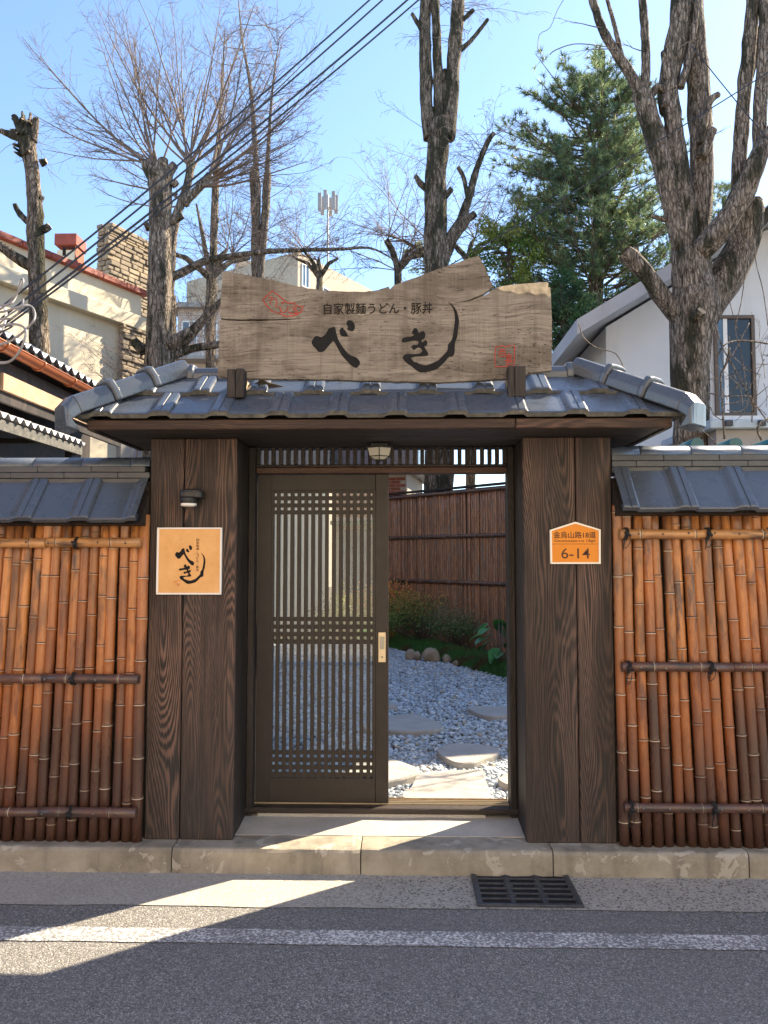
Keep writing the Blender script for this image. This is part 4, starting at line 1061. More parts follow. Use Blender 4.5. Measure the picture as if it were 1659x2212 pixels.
# dark bamboo fence at the back of the garden, running from far left to near right
FL, FR = at(842, 1170, 10.1), at(1095, 1170, 7.95); fd = Vector((FR.x - FL.x, FR.y - FL.y, 0)).normalized(); fl = (Vector((FR.x, FR.y, 0)) - Vector((FL.x, FL.y, 0))).length
def fp(s): return Vector((FL.x, FL.y, 0)) + fd * s
IF = thing('garden_fence', tuple(fp(fl / 2)) [:2] + (GZ,), 'dark red-brown bamboo fence at the back of the gravel garden', 'fence')
ztop = 2.78; s0, s1 = -.30, fl + 2.2; fn_ = Vector((fd.y, -fd.x, 0))      # towards the viewer
s = s0; i = 0
cms = [cane_mesh('bamboo_cane', ztop - GZ - .02, 0.0245, node_list(2.6, random.uniform(.05, .2), .17, .27), 8, random.uniform(-.006, .006), k, M['bamboo_in']) for k in range(14)]
while s < s1:
    o = inst('bamboo_cane', cms[i % 14], IF, fp(s) + Vector((0, 0, GZ + .01 - random.uniform(0, .06))) + fn_ * random.uniform(-.006, .008)); o.rotation_mode = 'XYZ'; o.rotation_euler = (0, R(random.uniform(-.4, .4)), random.uniform(0, 6))
    k = random.uniform(.88, 1.12); o.scale = (k, k, 1); s += .0475 * k; i += 1
for z, r in ((ztop - .06, .03), (1.985, .034), (1.22, .034)):
    L = s1 - s0; me = cane_mesh('bamboo_rail', L, r, node_list(L, .1, .3, .42), 10, 0, z, M['bamboo_rail_dark'])
    q = Vector((0, 0, 1)).rotation_difference(fd); inst('bamboo_rail', me, IF, fp(s0) + fn_ * .045 + Vector((0, 0, z)), q)
ang = math.atan2(fd.y, fd.x); Rz = Matrix.Translation(fp(s0)) @ Matrix.Rotation(ang, 4, 'Z')
MB().box((0, -.06, ztop), (s1 - s0, .05, ztop + .035), .004, M=Rz).build('cap_board', M['darkh'], IF)
MB().box((0, .03, GZ - .02), (s1 - s0, .06, ztop - .01), M=Rz).build('backing_board', M['dark'], IF)

# planting strip: mounded grass, shrubs, stones
def mound_z(x, y):
    t = y - edge_y(x); return GZ + (max(0, min(1, t / .5)) ** .6) * (.13 + .05 * noise.noise((x * 2.2, y * 2, 0)))
g = MB(); nx, ny = 44, 16; vs = []
for a in range(nx + 1):
    for b in range(ny + 1):
        x = -2.6 + 5.6 * a / nx; y = edge_y(x) - .02 + 2.2 * b / ny; vs.append((x, y, mound_z(x, y) - .01))
g.add(vs, [(a * (ny + 1) + b, (a + 1) * (ny + 1) + b, (a + 1) * (ny + 1) + b + 1, a * (ny + 1) + b + 1) for a in range(nx) for b in range(ny)], True); kind(g.build('planting_mound', M['soil'], org=(0, 0, 0)), 'structure')
n = 26000; gx = rng.uniform(-1.6, 2.7, n); gy = np.array([edge_y(x) for x in gx]) + rng.uniform(0, 1, n) ** 1.5 * 1.3 + rng.normal(0, .02, n)
gz = np.array([mound_z(x, y) for x, y in zip(gx, gy)]) - .01; hgt = rng.uniform(.04, .10, n); an = rng.uniform(0, 6.28, n); ln = rng.normal(0, .04, (n, 2)); w = .0045
base = np.stack([gx, gy, gz], 1); dv = np.stack([np.cos(an) * w, np.sin(an) * w, np.zeros(n)], 1); tip = base + np.stack([ln[:, 0], ln[:, 1], hgt], 1)
V = np.stack([base - dv, base + dv, tip], 1).reshape(-1, 3); Fc = np.arange(3 * n).reshape(-1, 3); k = rng.uniform(0, 1, n)[:, None]
brown = (np.array([noise.noise((x * 3, y * 3, 5)) for x, y in zip(gx, gy)]) > .22)[:, None]
col = np.where(brown, np.array([[.17, .13, .055]]) * (.6 + .7 * k), np.array([[.055, .17, .04]]) + k * np.array([[.07, .14, .04]]))
kind(raw('grass', V, Fc, M['leaf'], cols=np.repeat(col, 3, 0)), 'stuff')

def leaf_mesh(pts, nrm, size, cols, wid=.45):
    """folded diamond leaves: pts (n,3) base, nrm (n,3) leaf direction"""
    n = len(pts); d = nrm / np.linalg.norm(nrm, axis=1, keepdims=True); r = rng.normal(0, 1, (n, 3)); s = np.cross(d, r); s /= np.linalg.norm(s, axis=1, keepdims=True); u = np.cross(s, d)
    L = size[:, None]; a = pts; b = pts + d * L * .5 + s * L * wid * .5 + u * L * .08; c = pts + d * L - u * L * .06; e = pts + d * L * .5 - s * L * wid * .5 + u * L * .08
    V = np.stack([a, b, c, e], 1).reshape(-1, 3); Fc = np.arange(4 * n).reshape(-1, 4); return V, Fc, np.repeat(cols, 4, 0)
def shrub(name, base, rx, ry, h, n, pal, label, lsize=(.03, .055), z0=.15, group='shrubs in front of the garden fence', clump=26):
    base = Vector(base); T = thing(name, base, label, 'shrub', group); g = MB(); tips = []
    for i in range(clump):
        a = random.uniform(0, 6.28); q = math.sqrt(random.random()); tp = base + Vector((rx * q * math.cos(a), ry * q * math.sin(a), h * (z0 + (1 - z0) * random.uniform(.35, 1) * math.sqrt(max(0, 1 - .75 * q * q)))))
        m = base.lerp(tp, .5) + Vector((random.uniform(-.05, .05), random.uniform(-.05, .05), -.02)); g.tube([base + Vector((random.uniform(-.08, .08) * rx * 3, random.uniform(-.05, .05), -.03)), m, tp], [.008, .006, .003], 4); tips.append(tp)
    g.build('stem', M['twig_dark'], T)
    tp = np.array([t[:] for t in tips]); idx = rng.integers(0, clump, n); p = tp[idx] + rng.normal(0, 1, (n, 3)) * np.array([[rx * .20, ry * .20, h * .12]])
    p[:, 2] = np.maximum(p[:, 2], base.z + .02)
    d = (p - np.array(base + Vector((0, 0, h * .3)))) + rng.normal(0, .25, (n, 3)) + np.array([[0, 0, .1]])
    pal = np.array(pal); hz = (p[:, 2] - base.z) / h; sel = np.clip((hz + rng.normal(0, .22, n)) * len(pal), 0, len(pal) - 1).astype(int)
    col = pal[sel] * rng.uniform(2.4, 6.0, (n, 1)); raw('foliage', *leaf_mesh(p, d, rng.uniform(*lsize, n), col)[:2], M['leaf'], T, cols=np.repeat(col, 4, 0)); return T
def gp(px, dy=.0):
    p = atz(px, 1400, GZ); s = (px - 842) / (1095 - 842); b = fp(fl * s) + fn_ * (.42 + dy); return Vector((b.x, b.y, mound_z(b.x, b.y) - .02))
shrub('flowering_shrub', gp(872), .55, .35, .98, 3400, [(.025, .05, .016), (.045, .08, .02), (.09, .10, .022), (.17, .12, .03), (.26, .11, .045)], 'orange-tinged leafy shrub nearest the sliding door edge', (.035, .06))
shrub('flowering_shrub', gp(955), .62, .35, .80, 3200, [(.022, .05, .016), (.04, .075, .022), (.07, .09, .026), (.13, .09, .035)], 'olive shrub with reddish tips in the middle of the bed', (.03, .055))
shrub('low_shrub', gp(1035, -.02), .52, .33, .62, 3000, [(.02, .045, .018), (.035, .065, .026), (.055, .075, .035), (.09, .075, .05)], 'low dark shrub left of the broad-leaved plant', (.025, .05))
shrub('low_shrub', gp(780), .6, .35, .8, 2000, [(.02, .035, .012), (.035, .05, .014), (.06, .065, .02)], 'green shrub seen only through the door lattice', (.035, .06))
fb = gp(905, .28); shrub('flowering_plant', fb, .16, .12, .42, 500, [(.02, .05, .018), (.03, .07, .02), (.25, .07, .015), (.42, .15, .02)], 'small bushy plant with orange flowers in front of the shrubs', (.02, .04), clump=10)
# broad-leaved plant beside the right jamb
bp = atz(1080, 1432, GZ + .15); BL = thing('broad_leaved_plant', bp, 'bright green broad-leaved plant beside the right door jamb', 'plant')
for i in range(24):
    a = random.uniform(0, 6.28); h = random.uniform(.12, .62); r = random.uniform(.06, .24); L = random.uniform(.15, .22); tip = bp + Vector((r * math.cos(a), r * math.sin(a), h)); d = Vector((math.cos(a), math.sin(a), -.35 + random.uniform(-.3, .3))).normalized(); sd_ = d.cross(Vector((0, 0, 1))).normalized(); up = sd_.cross(d)
    g = MB(); m = 7; vs = []
    for j in range(m + 1):
        t = j / m; wv = L * .42 * math.sin(math.pi * min(1, t * .92 + .06)) ** .8 * (1 - .25 * t); c = tip + d * (L * t) - Vector((0, 0, .25 * L * t * t)); vs += [c + sd_ * wv + up * .25 * wv, c - up * .0, c - sd_ * wv + up * .25 * wv]
    fs = [(3 * j + k, 3 * j + 3 + k, 3 * j + 4 + k, 3 * j + 1 + k) for j in range(m) for k in (0, 1)]; g.add(vs, fs, True)
    k = random.uniform(.7, 1.3); mt = 'bigleaf%d' % (i % 3)
    if mt not in M: M[mt] = plain('broad_leaf_%d' % (i % 3), ((.05, .20, .05), (.09, .28, .07), (.06, .17, .06))[i % 3], .4, 0, .2, 12)
    g.build('leaf', M[mt], BL); MB().tube([bp, bp.lerp(tip, .5) + Vector((0, 0, .03)), tip], [.006, .005, .004], 5).build('stalk', M['twig'], BL)
def rock(px, py, w, h, label):
    c = atz(px, py + 12, GZ + .05); c.y -= .0; k = mpp(c.y); bv, bf = ico(3); sd_ = random.uniform(0, 50)
    v = []
    for q in bv:
        q = Vector(q); r = 1 + .5 * noise.noise(q * .9 + Vector((sd_, 0, 0))) + .16 * noise.noise(q * 3 + Vector((sd_, 0, 0))); v.append((c.x + q.x * r * w * k / 2, c.y + q.y * r * w * k / 2.4, c.z + (q.z * r * .5 + .20) * h * k))
    tag(MB().add(v, [tuple(x) for x in bf], True).build('garden_rock', M['rock']), label, 'rock', 'rocks along the gravel edge')
rock(931, 1412, 36, 38, 'largest tan rock at the edge of the gravel'); rock(888, 1409, 24, 24, 'pale rounded rock left of the largest tan rock'); rock(903, 1410, 14, 20, 'small upright rock touching the pale rounded rock'); rock(966, 1416, 18, 18, 'mossy grey rock right of the largest tan rock'); rock(984, 1422, 11, 11, 'smallest brown rock half sunk in the grass')
# garden buildings seen through the lattice and the transom
def building(name, a, b, dep, z1, mat, label, cat='building', wins=(), z0=0.0, winmat='window', framemat='white', group=None):
    a = Vector((a[0], a[1], 0)); b = Vector((b[0], b[1], 0)); d = (b - a); L = d.length; d.normalize(); nn = Vector((d.y, -d.x, 0))
    T = thing(name, (a + b) / 2 + Vector((0, 0, z0)), label, cat, group); Mx = Matrix.Translation(a) @ Matrix.Rotation(math.atan2(d.y, d.x), 4, 'Z')
    MB().box((0, 0, z0), (L, dep, z1), M=Mx).build('wall', mat, T)
    for u0, u1, h0, h1 in wins:
        fr = MB(); t = .05
        fr.box((u0, -.05, h0), (u1, .02, h0 + t), M=Mx).box((u0, -.05, h1 - t), (u1, .02, h1), M=Mx).box((u0, -.05, h0 + t), (u0 + t, .02, h1 - t), M=Mx).box((u1 - t, -.05, h0 + t), (u1, .02, h1 - t), M=Mx).box(((u0 + u1) / 2 - t / 2, -.04, h0 + t), ((u0 + u1) / 2 + t / 2, .02, h1 - t), M=Mx)
        wobj = fr.build('window', M[framemat], T); MB().box((u0 + t, -.015, h0 + t), (u1 - t, .012, h1 - t), M=Mx).build('pane', M[winmat], wobj)
    return T, Mx, L
GA, Mx, L = building('garden_annex', (-4.0, 10.6), (-1.35, 11.1), 3, 3.3, M['creamfence'], 'cream rendered wall glimpsed through the left of the door lattice', 'building')
MB().box((-.4, -.45, 3.302), (L - .02, 3.2, 4.0), M=Mx).build('roof', M['tile'], GA)
BA, Mx, L = building('brick_annex', (-1.3, 11.6), (.2, 11.4), 3, 3.4, M['bbg'], 'red brick annex glimpsed through the right of the door lattice', 'building')
MB().box((-.3, -.5, 3.402), (L + .3, 3.2, 4.1), M=Mx).build('roof', M['tile'], BA)
bm_ = MB().box((0, -.014, 0), (.19, .0, .057), .003).mesh('brick'); bm_.materials.append(M['brick']); rq = Mx.to_quaternion()
for r_ in range(12):
    for c in range(-1, 7):
        u = c * .2 + (.1 if r_ % 2 else 0)
        if u < 0 or u + .19 > L: continue
        inst('brick', bm_, BA, Mx @ Vector((u, 0, 2.45 + r_ * .067)), rq)
for k in range(5): MB().box((.02 + k * .26, -.35, 2.28), (.275 + k * .26, -.016, 2.36), M=Mx).build('awning_panel', M['green_awning'], BA)
MB().box((.15, -.03, .9), (L - .1, -.012, 2.2), M=Mx).build('window', M['window_blue'], BA)

# ------------------------------------------------------------------ neighbour's eave on the left
NX = -2.92; NB = thing('neighbour_house', (NX - 2, 3, 0), 'dark timber neighbouring house with pantile eave and copper gutter on the left', 'house')
zg = at(0, 740, 1.75).z
def eaveY(px): return None
yA, yB = -.2, 4.6
# gutter: half round channel along the eave
def half(x, y, z, r, a0, a1, n=9): return [Vector((x + r * math.cos(t), y, z + r * math.sin(t))) for t in np.linspace(a0, a1, n)]
gx = at(0, 740, 1.75).x; r = .062; g = MB()
ringA, ringB = half(gx, yA, zg, r, math.pi, 2 * math.pi), half(gx, yB, zg, r, math.pi, 2 * math.pi); n = 9
ia, ib_ = half(gx, yA, zg, r - .004, math.pi, 2 * math.pi), half(gx, yB, zg, r - .004, math.pi, 2 * math.pi)
g.add(ringA + ringB, [(i, i + 1, n + i + 1, n + i) for i in range(n - 1)], True); g.add(ia + ib_, [(i, i + 1, n + i + 1, n + i) for i in range(n - 1)], True)
g.tube([(gx + r - .002, yA, zg), (gx + r - .002, yB, zg)], .007, 8); g.build('gutter', M['copper'], NB)
y = yA + .1
while y < yB:
    MB().tube([*half(gx, y, zg, r + .006, math.pi * 1.0, 2 * math.pi, 9)], .008, 6).build('gutter_bracket', M['copper'], NB); y += .62
# pantiles along the eave
pan = MB(); pw = .155; prof = [(t * pw / 12, .026 * math.sin(2 * math.pi * t / 12)) for t in range(13)]; sl_ = math.tan(R(24))
vs = [(-.30 * q, y_, z_ + .30 * q * sl_) for q in (0, 1) for y_, z_ in prof] + [(-.30 * q, y_, z_ + .30 * q * sl_ - .016) for q in (0, 1) for y_, z_ in prof]; k = 13
fs = [(i, i + 1, k + i + 1, k + i) for i in range(12)] + [(2 * k + i, 3 * k + i, 3 * k + i + 1, 2 * k + i + 1) for i in range(12)] + [(i, 2 * k + i, 2 * k + i + 1, i + 1) for i in range(12)]
pm = pan.add(vs, fs, True).mesh('pantile'); pm.materials.append(M['tile'])
y = yA
while y < yB:
    for c in range(3): inst('pantile', pm, NB, (gx + .045 - .27 * c, y, zg + .075 + .27 * sl_ * c + .01 * c))
    y += pw
MB().add([(gx + .02, yA, zg + .045), (gx + .02, yB, zg + .045), (gx - 3, yB, zg + .045 + 3.02 * sl_ - .03), (gx - 3, yA, zg + .045 + 3.02 * sl_ - .03), (gx + .02, yA, zg - .005), (gx + .02, yB, zg - .005), (gx - 3, yB, zg - .005), (gx - 3, yA, zg - .005)], [(0, 1, 2, 3), (4, 7, 6, 5), (0, 4, 5, 1), (1, 5, 6, 2), (2, 6, 7, 3), (3, 7, 4, 0)]).build('roof_deck', M['hole'], NB)
fx_ = gx - .10
MB().box((fx_ - .03, yA, zg - .42), (fx_, yB, zg - .075), .003).build('barge_board', M['dark'], NB)
zz0, zz1 = at(100, 868, 1.9).z, at(100, 815, 1.9).z
MB().box((fx_ + .0, 1.95, zg - .33), (fx_ + .03, yB, zg - .19), .003).build('sunlit_beam_part', M['beam'], NB, org=(fx_, 1.2, zg - .3))  # pale length begins where sun strikes the eave; its shaded end is left out
MB().box((fx_ - 2.8, yA + .1, 0), (fx_ - .35, yB, zg - .05)).build('wall', M['dark'], NB)
# lower corrugated lean-to sheet
lx = at(0, 893, 1.25).x; lz = at(0, 893, 1.25).z; yl0, yl1 = .3, 2.72
CS = thing('corrugated_canopy', (lx - .5, 1.5, lz - .3), 'corrugated grey canopy under the neighbouring eave, just above the left coping', 'canopy')
g = MB(); nw = 120; vs = []
for j in range(nw + 1):
    y = yl0 + (yl1 - yl0) * j / nw; zz = .022 * math.sin(2 * math.pi * (y - yl0) / .115)
    vs += [(lx, y, lz + zz), (lx - 1.0, y, lz + .28 + zz), (lx, y, lz + zz - .006), (lx - 1.0, y, lz + .28 + zz - .006)]
g.add(vs, [f for j in range(nw) for f in ((4 * j, 4 * j + 4, 4 * j + 5, 4 * j + 1), (4 * j + 2, 4 * j + 3, 4 * j + 7, 4 * j + 6), (4 * j, 4 * j + 2, 4 * j + 6, 4 * j + 4))], True); g.build('sheet', M['grey_paint'], CS)
MB().box((lx - .06, yl0, lz - .11), (lx - .025, yl1, lz - .03), .003).build('edge_batten', M['bisque'], CS)
for y in np.arange(yl0 + .1, yl1, .6): MB().box((lx - 1.0, y, lz - .07), (lx - .07, y + .04, lz - .03)).build('rafter', M['dark'], CS)
for y in (yl0 + .05, yl1 - .1): MB().box((lx - .14, y, 0), (lx - .08, y + .06, lz - .072)).build('post', M['dark'], CS)

# ------------------------------------------------------------------ pale building with red coping, far left
wd = Vector((math.sin(R(27.7) - YAW), math.cos(R(27.7) - YAW), 0)); wE = at(306, 628, 9.1); wN = Vector((wd.y, -wd.x, 0))     # end of the wall, outward normal
WB = thing('pale_building', (wE.x - 2, wE.y - 3, 0), 'cream rendered building with red coping behind the far left trunk', 'building'); ztc = wE.z
Wm = Matrix.Translation((wE.x, wE.y, 0)) @ Matrix.Rotation(math.atan2(-wd.y, -wd.x), 4, 'Z')      # local x runs towards the viewer along the wall; local +y is the inside?
sgn = 1 if (Wm.to_3x3() @ Vector((0, 1, 0))).dot(wN) < 0 else -1                                 # +1: inside is +y
def wbox(x0, x1, y0, y1, z0, z1, c=0): 
    a, b = sorted((sgn * y0, sgn * y1)); return MB().box((x0, a, z0), (x1, b, z1), c, M=Wm)
wbox(0, 6.5, 0, 3.5, 0, ztc - .10).build('wall', M['cream'], WB)
zle = at(306, 703, 9.1).z
wbox(-.12, 6.5, -.16, -.002, zle - .14, zle + .10, .01).build('ledge', M['cream'], WB)
for k in range(13): wbox(-.08 + k * .505, -.08 + k * .505 + .5, -.09, .35, ztc - .098, ztc + random.uniform(-.008, .008), .01).build('coping_tile', M['redcop'], WB)
ch = at(152, 560, 10.2); CH = MB().box((ch.x - .17, ch.y - .2, ztc - .5), (ch.x + .17, ch.y + .2, ch.z + .10)).build('chimney', M['cream'], WB)
zc1 = at(152, 515, 10.2).z; MB().box((ch.x - .21, ch.y - .24, zc1 - .22), (ch.x + .21, ch.y + .24, zc1), .01).build('chimney_cap', M['redcop'], CH)
MB().box((ch.x + .172, ch.y - .2, ztc - .2), (ch.x + .182, ch.y + .2, zc1 - .222)).build('chimney_cladding', M['brick'], CH); MB().box((ch.x - .06, ch.y - .208, zc1 - .42), (ch.x + .0, ch.y - .2005, zc1 - .26)).build('flue_opening', M['hole'], CH)
# split-stone wall rising behind, and stone facing at the wall's end
zst = at(218, 482, 10.0).z
STW = thing('stone_wall', (wE.x - 1, wE.y + .5, 0), 'tall split-stone wall rising above the red coping beside the pollarded trunk', 'wall')
sa = at(218, 482, 10.0); sm = at(240, 482, 10.0)
Sm = Matrix.Translation((sm.x, sm.y, 0)) @ Matrix.Rotation(math.atan2(wd.y, wd.x), 4, 'Z'); s2 = 1 if (Sm.to_3x3() @ Vector((0, 1, 0))).dot(wN) < 0 else -1
LW = 1.35; thk = .34
def sbox(x0, x1, y0, y1, z0, z1, c=0.0):
    a, b = sorted((s2 * y0, s2 * y1)); return MB().box((x0, a, z0), (x1, b, z1), c, M=Sm)
sbox(.03, LW, .03, thk - .03, 0, zst - .05).build('core', M['greywall'], STW)
z = zst - 1.9
while z < zst - .03:
    h = random.uniform(.05, .10); x = -random.uniform(0, .1)
    while x < LW:
        w = random.uniform(.14, .34); sbox(x, min(x + w - .012, LW + .02), -.015 + random.uniform(-.02, .015), .06, z, z + h - .012, .012).build('stone', M['ledgestone'], STW); x += w
    y = .0
    while y < thk:
        w = random.uniform(.1, .2); sbox(-.03 + random.uniform(-.02, .02), .06, y, min(y + w - .01, thk), z, z + h - .012, .012).build('stone', M['ledgestone'], STW); y += w
    z += h
PS = thing('stone_pier', (wE.x, wE.y, 0), 'rough split-stone facing at the foot of the cream building behind the pollarded trunk', 'wall')
wbox(-.1, .5, -.10, -.003, 0, zle - .15).build('core', M['greywall'], PS)
z = at(290, 800, 9).z - .3
while z < zle - .16:
    h = random.uniform(.06, .11); x = -.14
    while x < .52:
        w = random.uniform(.13, .3); wbox(x, min(x + w - .012, .56), -.16 + random.uniform(-.03, .02), -.08, z, min(z + h - .012, zle - .15), .012).build('stone', M['ledgestone'], PS); x += w
    z += h

# ------------------------------------------------------------------ white house on the right
HY = 6.4; hb_ = at(1246, 690, HY - .55); slope = .60; ridge_x = hb_.x + 2.75; hz = hb_.z
WH = thing('white_house', (ridge_x, HY, 0), 'white gabled house with a brown-framed window behind the large right tree', 'house'); zr_ = hz + slope * 2.75; xw0 = hb_.x + .52; xw1 = 2 * ridge_x - xw0
MB().prism([(xw0, 0), (xw0, hz + .3 - .24), (ridge_x, zr_ - .24), (xw1, hz + .3 - .24), (xw1, 0)], lambda u, v, w: Vector((u, HY + w, v)), 6).build('wall', M['whitewall'], WH)
for s in (-1, 1):
    xe = ridge_x + s * 2.75
    MB().prism([(xe, hz), (xe, hz - .20), (ridge_x, zr_ - .20), (ridge_x, zr_)], lambda u, v, w: Vector((u, HY - .55 + w, v)), 7).build('roof', M['fascia_grey'], WH)
wx0, wx1 = at(1549, 790, HY).x, at(1622, 790, HY).x; wz0, wz1 = at(1585, 893, HY).z, at(1585, 690, HY).z; t = .045
fr = MB().box((wx0 - t, HY - .05, wz1), (wx1 + t, HY + .02, wz1 + t)).box((wx0 - t, HY - .05, wz0 - t), (wx1 + t, HY + .02, wz0)).box((wx0 - t, HY - .05, wz0), (wx0, HY + .02, wz1)).box((wx1, HY - .05, wz0), (wx1 + t, HY + .02, wz1)); wo = fr.build('window', M['wframe'], WH)
xm_ = wx0 + (wx1 - wx0) * .30
MB().box((xm_, HY - .018, wz0), (wx1, HY + .004, wz1)).build('pane', M['window'], wo); MB().box((wx0, HY - .026, wz0), (xm_ - .06, HY - .004, wz1)).build('pane', M['window_blue'], wo); MB().box((xm_ - .058, HY - .036, wz0), (xm_ - .002, HY - .004, wz1)).build('sash', M['white'], wo)
MB().box((wx0 - .12, HY - .10, wz0 - t - .06), (wx1 + .12, HY - .002, wz0 - t - .003), .004).build('sill', M['white'], wo)
# low lean-to with pale blue edge in front of the house, and the neighbour's teal-capped wall
ys_ = 4.2; p0, p1 = at(1535, 925, ys_), at(1720, 905, ys_)
LT = thing('lean_to', (p0.x + .6, ys_, 0), 'low lean-to with pale blue roof edge below the house window', 'shed'); MB().box((p0.x, ys_, p0.z), (p0.x + 3, ys_ + 1.6, p0.z + .10), .01).build('roof', M['paleblue'], LT); MB().box((p0.x + .1, ys_ + .1, 0), (p0.x + 2.9, ys_ + 1.5, p0.z - .003)).build('wall', M['greywall'], LT)
for k in range(4): MB().box((p0.x + .15 + .35 * k, ys_ - .05, p0.z + .02), (p0.x + .22 + .35 * k, ys_ - .002, p0.z + .08)).build('clip', M['iron'], LT)
yt_ = 1.2; q0 = at(1420, 958, yt_); TWL = thing('rear_wall', (q0.x + 1, yt_, 0), 'low grey wall with teal half-round caps behind the right coping', 'wall'); MB().box((q0.x, yt_, 0), (q0.x + 2.6, yt_ + .12, q0.z - .02)).build('wall', M['greywall'], TWL)
for k in range(6):
    x = q0.x + .25 + .26 * k; MB().tube([(x, yt_ - .06, q0.z - .015), (x, yt_ + .2, q0.z - .015)], .045, 12).build('cap_tile', M['teal'], TWL)

# ------------------------------------------------------------------ unseen houses across the street, added to bounce warm light onto the gate
OB, Mx, L = building('bounce_shop_row', (9, -7.4), (-4.2, -7.4), 5, 8.0, M['shopwall'], 'unseen cream shop row across the street, added to bounce warm light', 'building', wins=[(1.0, 2.4, 1.0, 2.4), (4.0, 5.4, 1.0, 2.4), (7.2, 8.6, 1.0, 2.4), (1.0, 2.4, 3.6, 4.8), (4.0, 5.4, 3.6, 4.8), (7.2, 8.6, 3.6, 4.8)], framemat='white')
MB().box((-.1, -.25, 8.002), (L + .1, .3, 8.2), .02, M=Mx).build('parapet', M['redcop'], OB)
for k in range(8): MB().box((.3 + k * .3, -.9, 2.6), (.595 + k * .3, -.002, 2.68), M=Mx).build('awning_panel', M['green_awning'], OB)
OB, Mx, L = building('bounce_brick_shop', (-4.3, -7.5), (-12, -7.5), 5, 8.2, M['brick'], 'unseen brick house across the street, added to bounce warm light', 'building', wins=[(1.0, 2.4, 1.0, 2.4), (4.0, 5.4, 1.0, 2.4), (1.0, 2.4, 3.8, 5.0), (4.0, 5.4, 3.8, 5.0)], framemat='white')
sheet('far_pavement', -60, 60, -16, -6.6, .05, M['gutter'])
# ------------------------------------------------------------------ far buildings
def bpx(x0, x1, Y): return at(x0, 1100, Y), at(x1, 1100, Y)
a, b = bpx(505, 636, 38); zt_ = at(570, 560, 38).z
building('apartment_block', (a.x, a.y), (b.x, b.y + 1), 8, zt_, M['beige'], 'beige apartment block behind the left end of the signboard', wins=[(.6, 1.4, zt_ - 1.9, zt_ - .7), (2.0, 2.8, zt_ - 1.9, zt_ - .7)], winmat='window_blue', group='apartment blocks behind the trees')
a, b = bpx(640, 850, 34); zt_ = at(660, 543, 34).z
building('apartment_block', (a.x, a.y), (b.x + .6, b.y + 9), 8, zt_, M['beige'], 'pale peach apartment block behind the middle of the signboard', wins=[(.3, .9, zt_ - 1.7, zt_ - .5), (1.6, 2.6, zt_ - 2.2, zt_ - 1.2), (4.6, 5.8, zt_ - 2.3, zt_ - 1.3)], winmat='window_blue', group='apartment blocks behind the trees')
a, b = bpx(378, 476, 24); zt_ = at(430, 668, 24).z
AH, Mx, L = building('balcony_house', (a.x, a.y), (b.x + .3, b.y), 6, zt_, M['pinkwall'], 'pale house with railed balcony between the pollarded trunk and the signboard', wins=[(.15, .75, zt_ - 1.5, zt_ - .45), (.95, 1.5, zt_ - 1.5, zt_ - .45)], winmat='window_blue')
MB().box((-.1, -.7, zt_ - 2.05), (L, -.002, zt_ - 1.93), M=Mx).build('balcony_slab', M['greywall'], AH)
rl = MB().box((-.1, -.7, zt_ - 1.25), (L, -.66, zt_ - 1.2), M=Mx).build('balcony_railing', M['paleblue'], AH)
for k in range(16): MB().box((-.08 + k * .1, -.69, zt_ - 1.929), (-.06 + k * .1, -.67, zt_ - 1.251), M=Mx).build('baluster', M['paleblue'], rl)
MB().box((-.3, -.3, zt_ + .002), (L + .3, 6.2, zt_ + .18), M=Mx).build('roof', M['greywall'], AH)
# phone mast
an = at(708, 545, 45); am = at(708, 430, 45)
AN = thing('phone_mast', (an.x, an.y, 0), 'phone mast with a ring of white panel antennas above the far roofs', 'antenna mast')
MB().tube([(an.x, an.y, 0), (an.x, an.y, am.z + .3)], .06, 8).build('pole', M['grey_paint'], AN)
for k in range(6):
    a = k * math.pi / 3 + .3; x, y = an.x + .55 * math.cos(a), an.y + .55 * math.sin(a); MB().box((x - .12, y - .06, am.z - .9), (x + .12, y + .06, am.z + .35), .02).build('panel_antenna', M['grey_paint'], AN)
    MB().tube([(an.x, an.y, am.z - .6), (x, y, am.z - .6)], .025, 5).build('arm', M['grey_paint'], AN)

# ------------------------------------------------------------------ overhead cables
def cable(name, a, b, r, mat, label, sag=.1, group=None, n=24):
    a = Vector(a); b = Vector(b); pts = [a.lerp(b, t) - Vector((0, 0, sag * 4 * t * (1 - t))) for t in np.linspace(0, 1, n)]
    return tag(MB().tube(pts, r, 6).build(name, mat, org=tuple(a)), label, 'cable', group)
labs = ['topmost overhead cable crossing the bare trees', 'second overhead cable from the top crossing the bare trees', 'third overhead cable from the top crossing the bare trees', 'lowest overhead cable crossing the bare trees']
for i, (xa, ya, xb, yb) in enumerate(((777, 0, 95, 597), (805, 0, 118, 603), (829, 25, 145, 603), (829, 45, 155, 605))):
    sl2 = (yb - ya) / (xb - xa); A = at(xb - 260, yb + (-260) * sl2 * .86, 2.2); B = at(xa + 330, ya + 330 * sl2, 4.6); cable('overhead_cable', A, B, .009 if i != 2 else .0105, M['wire'], labs[i], .16, 'overhead cables')
cable('thin_cable', at(1720, 118, 3.6), at(930, 597, 3.6), .006, M['wire'], 'thin cable running from upper right down behind the signboard', .03)
cable('thin_cable', at(1495, 100, 4.0), at(1720, 372, 4.0), .006, M['wire'], 'short thin cable crossing the right tree limbs', .02)
cl = at(30, 700, 1.0); CB = thing('cable_bundle', at(0, 700, 1.0) - Vector((.2, 0, 0)), 'loose bundle of looped grey cables hanging at the left edge', 'cables')
c6 = crop(0, 1100, 2.37)
